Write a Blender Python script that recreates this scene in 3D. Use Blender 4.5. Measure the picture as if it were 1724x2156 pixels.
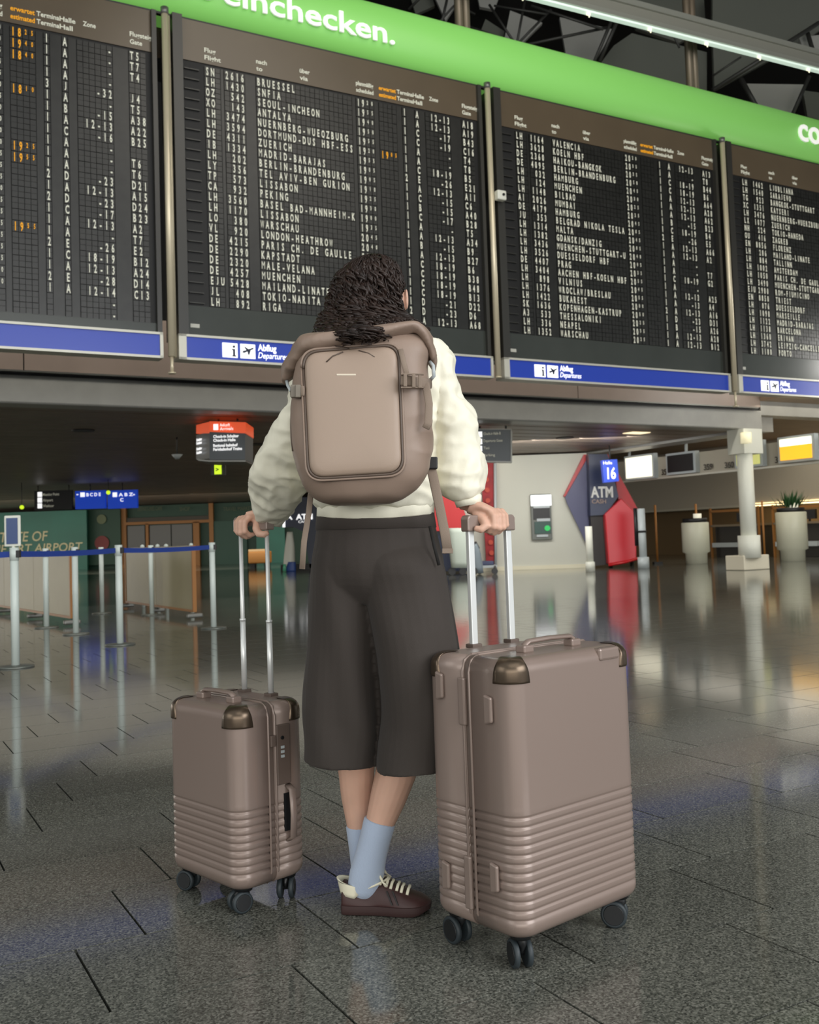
import bpy, bmesh, math, random
from mathutils import Vector, Matrix, noise
random.seed(7)
for o in list(bpy.data.objects): bpy.data.objects.remove(o)
SC = bpy.context.scene; COL = SC.collection
V = Vector; PI = math.pi
def srgb(r, g, b):
    f = lambda c: (c/255/12.92) if c/255 <= .04045 else ((c/255+.055)/1.055)**2.4
    return (f(r), f(g), f(b))

# ------------------------------------------------------------------ camera
F, CX, CY, CH = 2100.0, 862.0, 1022.0, 0.96
PITCH, ROLL = math.radians(3.13), math.radians(1.95)
cf = V((0, math.cos(PITCH), math.sin(PITCH))); r0 = V((1, 0, 0)); u0 = r0.cross(cf)
cr = math.cos(ROLL)*r0 - math.sin(ROLL)*u0; cu = math.sin(ROLL)*r0 + math.cos(ROLL)*u0
cd = bpy.data.cameras.new('camera'); cam = bpy.data.objects.new('camera', cd); COL.objects.link(cam)
cam.matrix_world = Matrix(((cr.x, cu.x, -cf.x, 0), (cr.y, cu.y, -cf.y, 0), (cr.z, cu.z, -cf.z, CH), (0, 0, 0, 1)))
cd.sensor_fit = 'VERTICAL'; cd.sensor_height = 36; cd.lens = F/2156*36
cd.shift_y = -(1078-CY)/2156
cd.clip_end = 300; cd.clip_start = .05
cd.dof.use_dof = True; cd.dof.focus_distance = 2.55; cd.dof.aperture_fstop = 8.5
SC.camera = cam

# ------------------------------------------------------------------ world, large lights, exposure
W = bpy.data.worlds.new('world'); SC.world = W; W.use_nodes = True
W.node_tree.nodes['Background'].inputs[0].default_value = (.80, .86, .88, 1)
W.node_tree.nodes['Background'].inputs[1].default_value = .56
AN = math.radians(29.4)
def dn_(d, n, z): return (d*math.cos(AN)-n*math.sin(AN), d*math.sin(AN)+n*math.cos(AN), z)
def area(name, loc, target, sx, sy, power, col=(1, 1, 1)):
    l = bpy.data.lights.new(name, 'AREA'); l.shape = 'RECTANGLE'; l.size = sx; l.size_y = sy; l.energy = power; l.color = col
    o = bpy.data.objects.new(name, l); COL.objects.link(o); o.location = loc
    o.rotation_euler = (V(target)-V(loc)).to_track_quat('-Z', 'Y').to_euler(); return o
area('skylight', (3, -3, 9.5), (0, 4, 0), 10, 6, 230, (1, .97, .92))
area('window_wall_light', (8, -3, 4.2), (0, 3, .8), 7, 5, 760, (.97, .98, 1))
area('left_fill_light', (-9, -3, 4.5), (0, 3, 1), 6, 5, 190, (1, .98, .93))  # unseen soft fill, added to brighten the left sleeve
area('parapet_fill_light', dn_(8, 14.3, 7.2), dn_(8, 16.5, 3.6), 28, .6, 560, (1, .95, .86))  # added strip behind the boards, stands in for floor bounce on the parapet
area('column_fill_light', dn_(20.4, 10.5, 3.85), dn_(18, 16.4, 1.2), 3, 3, 430, (1, .98, .92))  # off-frame fill added to lift the column's near side
area('low_ceiling_fill_light', (-31, 34, 1.7), (0, 36, 2.3), 34, 2.6, 950, (1, .95, .86))  # fill panel added beyond the left edge to graze the slatted ceiling
area('beam_fill_light', (2, -25, 4.0), (4, 20, 2.4), 34, 8, 3100, (1, .97, .91))  # large fill added behind the camera to light the beam
area('skylight', (6, 7, 10.5), (8, 14, 4), 12, 4, 420, (1, .93, .82))
SC.view_settings.view_transform = 'Standard'; SC.view_settings.look = 'None'
SC.view_settings.exposure = 0.0; SC.view_settings.gamma = 1; SC.view_settings.use_curve_mapping = False

# ------------------------------------------------------------------ helpers
def ray(x, y): return cf*F + cr*(x-CX) + cu*(CY-y)
EYE = V((0, 0, CH))
def P(x, y, Y):
    d = ray(x, y); return EYE + d*(Y/d.y)
def FL(x, y, z=0.0):
    d = ray(x, y); return EYE + d*((z-CH)/d.z)
AN = math.radians(29.4)
DD = V((math.cos(AN), math.sin(AN), 0)); NN = V((-math.sin(AN), math.cos(AN), 0)); ZZ = V((0, 0, 1))
def dn(d, n, z): return DD*d + NN*n + ZZ*z

def mat(name, col, rough=.6, metal=0, spec=.5, emit=0, ecol=None, var=0, vscale=20, bump=0, bscale=60, coat=0, sheen=0, aniso=None, trans=0):
    m = bpy.data.materials.new(name); m.use_nodes = True; nt = m.node_tree; b = nt.nodes['Principled BSDF']
    b.inputs['Base Color'].default_value = (*col, 1); b.inputs['Roughness'].default_value = rough
    b.inputs['Metallic'].default_value = metal; b.inputs['Specular IOR Level'].default_value = spec
    if coat: b.inputs['Coat Weight'].default_value = coat; b.inputs['Coat Roughness'].default_value = .1
    if sheen: b.inputs['Sheen Weight'].default_value = sheen
    if trans: b.inputs['Transmission Weight'].default_value = trans
    if emit:
        b.inputs['Emission Color'].default_value = (*(ecol or col), 1); b.inputs['Emission Strength'].default_value = emit
    tc = nt.nodes.new('ShaderNodeTexCoord')
    if var:
        n = nt.nodes.new('ShaderNodeTexNoise'); n.inputs['Scale'].default_value = vscale; n.inputs['Detail'].default_value = 4
        nt.links.new(tc.outputs['Object'], n.inputs['Vector'])
        mr = nt.nodes.new('ShaderNodeMapRange'); mr.inputs[1].default_value = .3; mr.inputs[2].default_value = .7
        mr.inputs[3].default_value = 1-var; mr.inputs[4].default_value = 1+var; nt.links.new(n.outputs[0], mr.inputs[0])
        mx = nt.nodes.new('ShaderNodeMix'); mx.data_type = 'RGBA'; mx.blend_type = 'MULTIPLY'; mx.inputs[0].default_value = 1
        mx.inputs[6].default_value = (*col, 1); nt.links.new(mr.outputs[0], mx.inputs[7]); nt.links.new(mx.outputs[2], b.inputs['Base Color'])
    if bump:
        n = nt.nodes.new('ShaderNodeTexNoise'); n.inputs['Scale'].default_value = bscale; n.inputs['Detail'].default_value = 6
        if aniso:
            mp = nt.nodes.new('ShaderNodeMapping'); mp.inputs['Scale'].default_value = aniso
            nt.links.new(tc.outputs['Object'], mp.inputs[0]); nt.links.new(mp.outputs[0], n.inputs['Vector'])
        else: nt.links.new(tc.outputs['Object'], n.inputs['Vector'])
        bp = nt.nodes.new('ShaderNodeBump'); bp.inputs['Strength'].default_value = bump; bp.inputs['Distance'].default_value = .01
        nt.links.new(n.outputs[0], bp.inputs['Height']); nt.links.new(bp.outputs[0], b.inputs['Normal'])
    return m

ORG = {}
class MB:
    def __init__(s): s.v = []; s.f = []; s.sm = []
    def add(s, vs, fs, smooth=False):
        k = len(s.v); s.v += [V(p) for p in vs]; s.f += [tuple(i+k for i in f) for f in fs]; s.sm += [smooth]*len(fs); return s
    def box(s, c, size, X=V((1, 0, 0)), Y=V((0, 1, 0)), Z=V((0, 0, 1))):
        c = V(c); a, b, h = X*size[0]/2, Y*size[1]/2, Z*size[2]/2
        vs = [c+a*i+b*j+h*k for k in (-1, 1) for j in (-1, 1) for i in (-1, 1)]
        return s.add(vs, [(0, 2, 3, 1), (4, 5, 7, 6), (0, 1, 5, 4), (2, 6, 7, 3), (0, 4, 6, 2), (1, 3, 7, 5)])
    def bdn(s, d0, d1, n0, n1, z0, z1):
        return s.box(dn((d0+d1)/2, (n0+n1)/2, (z0+z1)/2), (d1-d0, n1-n0, z1-z0), DD, NN, ZZ)
    def prism(s, pts, off):
        n = len(pts); vs = [V(p) for p in pts]+[V(p)+V(off) for p in pts]
        return s.add(vs, [tuple(range(n))[::-1], tuple(range(n, 2*n))]+[(i, (i+1) % n, (i+1) % n+n, i+n) for i in range(n)])
    def loft(s, rings, cap=(True, True), closed=True, smooth=True):
        n = len(rings[0]); vs = [p for r in rings for p in r]; fs = []
        for i in range(len(rings)-1):
            for j in range(n if closed else n-1):
                a, b = i*n+j, i*n+(j+1) % n; fs.append((a, b, b+n, a+n))
        s.add(vs, fs, smooth)
        k = len(s.v)-len(vs)
        if cap[0]: s.f.append(tuple(k+j for j in range(n))[::-1]); s.sm.append(False)
        if cap[1]: s.f.append(tuple(k+len(vs)-n+j for j in range(n))); s.sm.append(False)
        return s
    def tube(s, pts, rad, n=10, flat=None, ends=True):
        pts = [V(p) for p in pts]; m = len(pts)
        if not hasattr(rad, '__len__'): rad = [rad]*m
        rings = []; ref = None
        for i in range(m):
            t = (pts[min(i+1, m-1)]-pts[max(i-1, 0)]).normalized()
            if ref is None:
                ref = t.cross(V((0, 0, 1)) if abs(t.z) < .9 else V((0, 1, 0))).normalized()
                if flat is not None: ref = (V(flat)-t*V(flat).dot(t)).normalized()
            ref = (ref-t*ref.dot(t)).normalized(); b = t.cross(ref)
            rr = rad[i] if hasattr(rad[i], '__len__') else (rad[i], rad[i])
            rings.append([pts[i]+ref*math.cos(a)*rr[0]+b*math.sin(a)*rr[1] for a in [2*PI*j/n for j in range(n)]])
        return s.loft(rings, (ends, ends))
    def cyl(s, p0, p1, r, n=16, r1=None): return s.tube([p0, p1], [r, r if r1 is None else r1], n)
    def ball(s, c, r, n=14, m=9, ax=None):
        c = V(c); r = (r, r, r) if not hasattr(r, '__len__') else r; rings = []
        X, Y, Z = ax or (V((1, 0, 0)), V((0, 1, 0)), ZZ)
        for i in range(m+1):
            t = -PI/2+PI*(i/m); t = max(min(t, PI/2-.02), -PI/2+.02)
            rings.append([c+X*math.cos(t)*math.cos(a)*r[0]+Y*math.cos(t)*math.sin(a)*r[1]+Z*math.sin(t)*r[2] for a in [2*PI*j/n for j in range(n)]])
        return s.loft(rings)
    def mesh(s, name, org=V((0, 0, 0))):
        me = bpy.data.meshes.new(name); me.from_pydata([tuple(p-org) for p in s.v], [], s.f)
        me.polygons.foreach_set('use_smooth', s.sm); me.update(); return me
    def build(s, name, m, parent=None, bevel=0, seg=2):
        org = ORG.get(parent, V((0, 0, 0))) if parent else V((0, 0, 0))
        return place(name, s.mesh(name, org), m, parent, bevel, seg)
def place(name, me, m, parent, bevel=0, seg=2):
    o = bpy.data.objects.new(name, me); COL.objects.link(o); o.parent = parent
    if parent: ORG[o] = ORG.get(parent, V((0, 0, 0)))
    if m: me.materials.append(m)
    if bevel:
        b = o.modifiers.new('bevel', 'BEVEL'); b.width = bevel; b.segments = seg; b.limit_method = 'ANGLE'
    return o
def fix(me):
    bm = bmesh.new(); bm.from_mesh(me); bmesh.ops.recalc_face_normals(bm, faces=bm.faces); bm.to_mesh(me); bm.free()
def tag(o, label, cat, group=None):
    o['label'] = label; o['category'] = cat
    if group: o['group'] = group
    return o
def thing(name, label, cat, loc, group=None):
    o = bpy.data.objects.new(name, None); COL.objects.link(o); o.location = loc; o.empty_display_size = .1
    ORG[o] = V(loc); return tag(o, label, cat, group)
def struct(o): o['kind'] = 'structure'; return o
def copy_tree(o, dst, parent=None):
    c = o.copy(); COL.objects.link(c); c.parent = parent
    if parent is None: c.location = dst; ORG[c] = V(dst)
    else: ORG[c] = ORG[parent]
    for ch in list(o.children): copy_tree(ch, dst, c)
    return c

def eval_mesh(o):
    bpy.context.view_layer.update(); dg = bpy.context.evaluated_depsgraph_get()
    return bpy.data.meshes.new_from_object(o.evaluated_get(dg))
def text_mesh(s, size=1, bold=0, shear=0, extrude=.002, res=3):
    c = bpy.data.curves.new('t', 'FONT'); c.body = s; c.size = size; c.offset = bold; c.shear = shear; c.extrude = extrude; c.resolution_u = res
    o = bpy.data.objects.new('t', c); COL.objects.link(o); me = eval_mesh(o)
    vs = [v.co.copy() for v in me.vertices]; fs = [tuple(p.vertices) for p in me.polygons]
    bpy.data.objects.remove(o); bpy.data.curves.remove(c); bpy.data.meshes.remove(me); return vs, fs
def txt(name, s, org, X, U, size, m, parent, bold=0, shear=0, sx=1, align='L', extrude=.002, width=None, res=3):
    vs, fs = text_mesh(s, size, bold*size, shear, extrude, res); X = V(X).normalized(); U = V(U).normalized(); Nn = X.cross(U)
    x0 = min(v.x for v in vs); x1 = max(v.x for v in vs)
    if width: sx = width/(x1-x0)
    off = {'L': x0, 'R': x1, 'C': (x0+x1)/2}[align]
    mb = MB(); mb.add([V(org)+X*(v.x-off)*sx+U*v.y+Nn*v.z for v in vs], fs); return mb.build(name, m, parent)
def remesh(mb, name, m, parent, vox, smooth=4, disp=None):
    me = mb.mesh(name); fix(me); o = bpy.data.objects.new('tmp', me); COL.objects.link(o)
    r = o.modifiers.new('r', 'REMESH'); r.mode = 'VOXEL'; r.voxel_size = vox; r.use_smooth_shade = True
    if smooth: sm = o.modifiers.new('s', 'SMOOTH'); sm.factor = .5; sm.iterations = smooth
    e = eval_mesh(o); bpy.data.objects.remove(o); e.name = name
    if disp:
        e.update(); ns = [v.normal.copy() for v in e.vertices]
        for v, n in zip(e.vertices, ns): v.co = v.co + n*disp(v.co, n)
    org = ORG.get(parent, V((0, 0, 0)))
    for v in e.vertices: v.co -= org
    for p in e.polygons: p.use_smooth = True
    e.update(); e.materials.clear(); return place(name, e, m, parent)
def sring(a, b, dep, n=28, e=2.3, Yd=V((0, 1, 0))):
    """section through a (left) and b (right), half depth dep along Yd"""
    a, b = V(a), V(b); c = (a+b)/2; h = (b-a)/2; out = []
    for j in range(n):
        t = 2*PI*j/n; ct, st = math.cos(t), math.sin(t)
        out.append(c+h*math.copysign(abs(ct)**(2/e), ct)+Yd*dep*math.copysign(abs(st)**(2/e), st))
    return out
def densify(secs, k=3):
    """Catmull-Rom on tuples of floats"""
    out = []
    for i in range(len(secs)-1):
        p0, p1, p2, p3 = secs[max(i-1, 0)], secs[i], secs[i+1], secs[min(i+2, len(secs)-1)]
        for q in range(k):
            t = q/k; out.append(tuple(.5*((2*b)+(-a+c)*t+(2*a-5*b+4*c-d)*t*t+(-a+3*b-3*c+d)*t**3) for a, b, c, d in zip(p0, p1, p2, p3)))
    out.append(secs[-1]); return out
def pxloft(mb, secs, n=28, e=2.3, k=3, cap=(True, True)):
    """secs: (xl, yl, xr, yr, Y, half depth)"""
    return mb.loft([sring(P(s[0], s[1], s[4]), P(s[2], s[3], s[4]), s[5], n, e) for s in densify(secs, k)], cap)
def pxprism(mb, pts, Y, th): return mb.prism([P(x, y, Y) for x, y in pts], V((0, th, 0)))

# ------------------------------------------------------------------ materials
WHITE = mat('white_paint', srgb(225, 226, 214), .45)
ALU = mat('brushed_aluminium', srgb(232, 234, 232), .36, metal=.45)
ALUP = mat('pale_aluminium', srgb(205, 205, 192), .4, metal=.3)
BLACK = mat('black_plastic', (.008, .008, .009), .45)
DARKM = mat('dark_metal', (.02, .02, .02), .5)
GREY = mat('grey_metal', srgb(120, 120, 115), .4, metal=.6)
LETTER = mat('white_lettering', srgb(225, 225, 208), .6, emit=.10)
ORANGE = mat('orange_lettering', srgb(240, 165, 20), .6, emit=.25)
SIGNW = mat('lit_white', (1, 1, 1), .5, emit=.9)
CHROME = mat('chrome', (.8, .8, .8), .12, metal=1)
YELLOW = mat('exit_lamp_green', srgb(190, 220, 40), .5, emit=1.2)
REDP = mat('red_paint', srgb(185, 22, 28), .35)
NAVY = mat('navy_paint', srgb(22, 34, 62), .4)

def granite():
    m = bpy.data.materials.new('granite'); m.use_nodes = True; nt = m.node_tree; b = nt.nodes['Principled BSDF']; L = nt.links
    tc = nt.nodes.new('ShaderNodeTexCoord'); g = nt.nodes.new('ShaderNodeNewGeometry')
    v = nt.nodes.new('ShaderNodeTexVoronoi'); v.inputs['Scale'].default_value = 240; L.new(g.outputs['Position'], v.inputs['Vector'])
    n = nt.nodes.new('ShaderNodeTexNoise'); n.inputs['Scale'].default_value = 130; n.inputs['Detail'].default_value = 3; L.new(g.outputs['Position'], n.inputs['Vector'])
    mx = nt.nodes.new('ShaderNodeMix'); mx.inputs[0].default_value = .55
    bw = nt.nodes.new('ShaderNodeRGBToBW'); L.new(v.outputs['Color'], bw.inputs[0]); L.new(bw.outputs[0], mx.inputs[2]); L.new(n.outputs[0], mx.inputs[3])
    r = nt.nodes.new('ShaderNodeValToRGB'); e = r.color_ramp.elements; e[0].position = .28; e[0].color = (.034, .036, .031, 1); e[1].position = .72; e[1].color = (.25, .25, .215, 1)
    e2 = r.color_ramp.elements.new(.5); e2.color = (.112, .115, .098, 1)
    L.new(mx.outputs[0], r.inputs[0])
    big = nt.nodes.new('ShaderNodeTexNoise'); big.inputs['Scale'].default_value = 1.1; L.new(g.outputs['Position'], big.inputs['Vector'])
    mr = nt.nodes.new('ShaderNodeMapRange'); mr.inputs[3].default_value = .8; mr.inputs[4].default_value = 1.2; L.new(big.outputs[0], mr.inputs[0])
    oi = nt.nodes.new('ShaderNodeObjectInfo'); mr2 = nt.nodes.new('ShaderNodeMapRange'); mr2.inputs[3].default_value = .9; mr2.inputs[4].default_value = 1.1; L.new(oi.outputs['Random'], mr2.inputs[0])
    ml = nt.nodes.new('ShaderNodeMath'); ml.operation = 'MULTIPLY'; L.new(mr.outputs[0], ml.inputs[0]); L.new(mr2.outputs[0], ml.inputs[1])
    mm = nt.nodes.new('ShaderNodeMix'); mm.data_type = 'RGBA'; mm.blend_type = 'MULTIPLY'; mm.inputs[0].default_value = 1
    L.new(r.outputs[0], mm.inputs[6]); L.new(ml.outputs[0], mm.inputs[7]); L.new(mm.outputs[2], b.inputs['Base Color'])
    rr = nt.nodes.new('ShaderNodeMapRange'); rr.inputs[3].default_value = .06; rr.inputs[4].default_value = .13; L.new(n.outputs[0], rr.inputs[0]); L.new(rr.outputs[0], b.inputs['Roughness'])
    b.inputs['Specular IOR Level'].default_value = .56
    return m
GRAN = granite()

# ------------------------------------------------------------------ floor: joints, tiles
flo = struct(MB().box((0, 35, -.06), (90, 84, .1)).build('floor', mat('floor_joint', (.012, .012, .011), .7)))
ORG[flo] = V((0, 0, 0))
TL, TW = .577, .375
tiles = []
for k in range(-3, 48):
    n0 = 1.435+TW*k
    for j in range(-30, 45):
        d0 = 1.285+.171*k+TL*j; c = dn(d0+TL/2, n0+TW/2, 0)
        if 1.2 < c.y < 15.5 and abs(c.x) < c.y*.5+1.2: tiles.append((c.length, c))
tiles.sort(key=lambda t: t[0])
tm = MB().box((0, 0, -.006), (TL-.006, TW-.006, .012), DD, NN, ZZ).mesh('tile')
tm.materials.append(GRAN)
for r_, c in tiles[:300]:
    o = bpy.data.objects.new('tile', tm); COL.objects.link(o); o.parent = flo; o.location = c
rest = MB()
for r_, c in tiles[300:]: rest.box(c+V((0, 0, -.006)), (TL-.006, TW-.006, .012), DD, NN, ZZ)
o = rest.build('distant_tiles', GRAN, flo); o['kind'] = 'stuff'
far = MB(); far.box((0, 44.9, -.007), (88, 60.6, .01))
for s in (-1, 1): far.prism([V((s*44, 1, -.01)), V((s*2.2, 1, -.01)), V((s*8.9, 15.3, -.01)), V((s*44, 15.3, -.01))], V((0, 0, .008)))
far.build('distant_slabs', GRAN, flo)['kind'] = 'stuff'

# ------------------------------------------------------------------ mezzanine beam, parapet, lower ceiling
BEAM = mat('beam_grey', srgb(152, 151, 146), .4, var=.06, vscale=3)
TAUPE = mat('parapet_taupe', srgb(150, 134, 124), .38, var=.05, vscale=2)
bm_ = struct(MB().bdn(-14, 18.76, 16.28, 16.75, 3.27, 3.72).build('trim_1', BEAM, bevel=.03)); ORG[bm_] = V((0, 0, 0))
MB().bdn(-14, 18.74, 16.36, 16.7, 3.72, 3.80).build('shadow_joint', DARKM, bm_)
for i in range(6): MB().bdn(-14+5.46*i+.01, -14+5.46*(i+1)-.01, 16.30, 16.6, 3.80, 4.75).build('parapet_panel', TAUPE, bm_)
MB().bdn(-14, 18.6, 16.22, 16.3, 3.76, 3.785).build('drip_edge', GREY, bm_)
DCEIL = mat('lower_ceiling_brown', srgb(128, 114, 102), .45, var=.15, vscale=1)
lc = struct(MB().bdn(-40, 18.7, 16.75, 70, 3.40, 3.75).build('ceiling_lower', mat('ceiling_void', (.01, .009, .008), .8))); ORG[lc] = V((0, 0, 0))
for i in range(58):
    n = 16.80+.62*i if i < 40 else 16.80+.62*40+1.6*(i-40)
    w = .56 if i < 40 else 1.5
    MB().bdn(-38, 18.6, n, n+w, 3.32, 3.40).build('slat', DCEIL, lc)
for dx, nx in ((4, 20), (1.5, 26), (8.3, 22), (11, 20.5), (13.4, 21), (15.2, 19.2), (-2, 31)):
    MB().cyl(dn(dx, nx, 3.318), dn(dx, nx, 3.30), .22, 20).build('ceiling_vent', BLACK, lc)
# right-hand hall ceiling
rc = struct(MB().bdn(18.76, 60, 6, 70, 3.95, 4.2).build('ceiling_side', mat('wood_ceiling', srgb(150, 128, 104), .5, var=.1, vscale=2)))
struct(MB().bdn(18.76, 46, 16.3, 16.8, 3.62, 3.95).build('trim_2', BEAM))
struct(MB().bdn(18.76, 19.5, 16.6, 24, 3.27, 3.95).build('trim_3', BEAM))

# ------------------------------------------------------------------ outer walls
struct(MB().box((0, 66, 3.0), (110, .4, 6.1)).build('wall_back', mat('back_wall', (.012, .013, .012), .6)))
struct(MB().bdn(-14, 50, 27, 27.4, 4.2, 14).build('wall_upper', mat('upper_wall', (.010, .010, .010), .7)))
struct(MB().box((-34, 38, 1.7), (.4, 60, 3.4)).build('wall_left', mat('left_wall', (.03, .03, .028), .7)))
wr = struct(MB().bdn(27.6, 27.9, 6, 40, 1.75, 3.95).build('wall_right', mat('side_wall_grey', srgb(176, 168, 152), .6))); ORG[wr] = V((0, 0, 0))
MB().bdn(29.2, 29.5, 6, 40, 0, 1.9).build('recess_back', mat('recess_brown', srgb(120, 98, 66), .7), wr)
MB().bdn(27.5, 29.3, 6, 40, 1.72, 1.80).build('recess_edge', mat('recess_edge', srgb(190, 185, 168), .6), wr)

# ------------------------------------------------------------------ roof with folded coffer panels
rf = struct(MB().box((6, 30, 14.2), (90, 56, .3)).build('ceiling', mat('roof_deck', (.006, .006, .006), .8))); ORG[rf] = V((0, 0, 0))
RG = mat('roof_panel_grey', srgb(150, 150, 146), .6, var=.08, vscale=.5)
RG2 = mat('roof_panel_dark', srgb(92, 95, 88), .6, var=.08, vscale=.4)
def roofp(pts, Y, m, name='coffer_panel', th=.12):
    pxprism(MB(), pts, Y, th).build(name, m, rf)
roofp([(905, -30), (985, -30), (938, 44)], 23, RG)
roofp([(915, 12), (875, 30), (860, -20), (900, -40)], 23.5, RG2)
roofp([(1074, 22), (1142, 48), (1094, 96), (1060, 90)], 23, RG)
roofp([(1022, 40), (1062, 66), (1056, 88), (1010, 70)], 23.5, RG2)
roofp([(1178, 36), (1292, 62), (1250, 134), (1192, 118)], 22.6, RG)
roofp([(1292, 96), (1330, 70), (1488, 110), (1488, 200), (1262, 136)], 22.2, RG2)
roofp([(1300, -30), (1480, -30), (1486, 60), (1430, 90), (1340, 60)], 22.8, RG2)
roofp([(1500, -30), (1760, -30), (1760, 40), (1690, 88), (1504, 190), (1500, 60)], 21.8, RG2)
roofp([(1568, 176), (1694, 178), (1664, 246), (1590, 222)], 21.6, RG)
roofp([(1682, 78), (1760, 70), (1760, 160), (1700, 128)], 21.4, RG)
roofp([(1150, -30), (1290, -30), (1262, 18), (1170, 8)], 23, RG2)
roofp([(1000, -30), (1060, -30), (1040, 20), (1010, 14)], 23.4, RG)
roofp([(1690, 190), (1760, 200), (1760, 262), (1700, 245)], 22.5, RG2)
TR = mat('truss_steel', srgb(52, 52, 50), .5)
def rod(a, b, Y0, Y1, r, m=TR, name='truss_rod'):
    MB().cyl(P(*a, Y0), P(*b, Y1), r, 8).build(name, m, rf)
for a, b, r in (((945, -20), (930, 48), .05), ((985, -20), (925, 46), .04), ((985, 55), (1085, 92), .05), ((1105, 0), (1088, 92), .045), ((1160, 20), (1090, 92), .045),
                ((1030, 10), (1084, 92), .045), ((1278, 58), (1100, 96), .055), ((1118, 12), (1270, 62), .05), ((1310, -10), (1250, 132), .06), ((1040, 12), (1150, 30), .04),
                ((1262, 130), (1310, 20), .07), ((1500, 190), (1724, 48), .08), ((1560, 166), (1592, 224), .09), ((1700, 70), (1724, 150), .08), ((1664, 250), (1704, 160), .07),
                ((1392, 20), (1430, 100), .04), ((1500, 160), (1560, 120), .04), ((860, 20), (900, -20), .05), ((1000, 30), (960, 10), .04)):
    rod(a, b, 21.2, 21.0, r*.6)
# overhead cable rail with strip light, double posts
rail = thing('overhead_rail', 'long grey metal cable rail with a bright light strip, running above the green sign', 'rail', dn(12, 12.45, 9.6))
def railp(d, n, z): return dn(d, n, z+.0315*(d-9.5))
GR = mat('galvanised', srgb(176, 178, 168), .4, metal=.5)
mb = MB()
for n, z, w, h in ((12.42, 9.58, .10, .08), (12.70, 9.70, .06, .12), (12.42, 9.86, .06, .1)):
    mb.prism([railp(7, n-w/2, z), railp(7, n+w/2, z), railp(7, n+w/2, z+h), railp(7, n-w/2, z+h)], railp(24, n, z)-railp(7, n, z))
mb.build('side_channel', GR, rail)
mb = MB(); mb.prism([railp(7, 12.40, 9.54), railp(7, 12.50, 9.54), railp(7, 12.50, 9.575), railp(7, 12.40, 9.575)], railp(24, 0, 0)-railp(7, 0, 0)); mb.build('light_strip', mat('strip_light', (.80, .95, .86), .4, emit=.5), rail)
mb = MB(); mb.prism([railp(7, 12.43, 9.66), railp(7, 12.46, 9.66), railp(7, 12.46, 9.86), railp(7, 12.43, 9.86)], railp(24, 0, 0)-railp(7, 0, 0)); mb.build('web_plate', mat('web_plate', srgb(150, 150, 140), .5, metal=.3), rail)
for i in range(11):
    d = 8+1.35*i; p = railp(d, 12.4, 9.5)
    MB().box(p+NN*.02+ZZ*.01, (.06, .04, .03), DD, NN, ZZ).cyl(p+ZZ*.02, p-ZZ*.05, .012, 8).build('spot_lamp', mat('lamp_lens_%d' % i, (1, .95, .7), .4, emit=1.0) if i < 1 else bpy.data.materials['lamp_lens_0'], rail)

# ------------------------------------------------------------------ departure boards
GL = {}
for ch in 'ABCDEFGHIJKLMNOPQRSTUVWXYZ0123456789-./':
    vs, fs = text_mesh(ch, 1, -.004 if ch in 'MW' else .024, 0, .02, 2)
    y0 = min(v.y for v in vs)
    if y0 < -.06: vs = [V((v.x, (v.y-y0)*.73/(.73-y0) if ch == 'J' else max(v.y, -.03), v.z)) for v in vs]
    x0, x1 = min(v.x for v in vs), max(v.x for v in vs); GL[ch] = ([V((v.x-(x0+x1)/2, v.y, v.z)) for v in vs], fs, x1-x0)
def put(mb, ch, c, w, h, n=12.464):
    if ch == ' ': return
    vs, fs, gw = GL[ch]; full = .72; k = min(w/full, w/gw*1.02) if ch not in '-.' else w/.62
    k = min(k, w/gw)
    mb.add([dn(c[0]+v.x*k, n-v.z*.1, c[1]+v.y*h/.73) for v in vs], fs)
FIELDS = ((.555, 3), (.825, 4), (1.275, 20), (2.79, 4), (3.16, 4), (3.545, 1), (3.76, 1), (3.94, 6), (4.58, 3))
CP = .0725
FLAP = mat('split_flap', (.016, .016, .014), .35, var=.25, vscale=9)
FBACK = mat('flap_shadow_gap', (.004, .004, .004), .6)
HOUS = mat('board_housing', srgb(52, 51, 47), .35)
HEAD_REFL = mat('header_reflection_tint', srgb(92, 80, 64), .3, var=.06, vscale=1.5)  # warm glass reflection painted into the header colour
LOWP_REFL = mat('lower_reflection_tint', srgb(56, 60, 55), .22, var=.1, vscale=1.5)  # greenish reflection in the glass, put into the panel's base colour
BLUE = mat('blue_panel', srgb(32, 62, 170), .3, emit=.12)
SILV = mat('silver_frame', srgb(205, 203, 190), .4, metal=.2)
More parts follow.
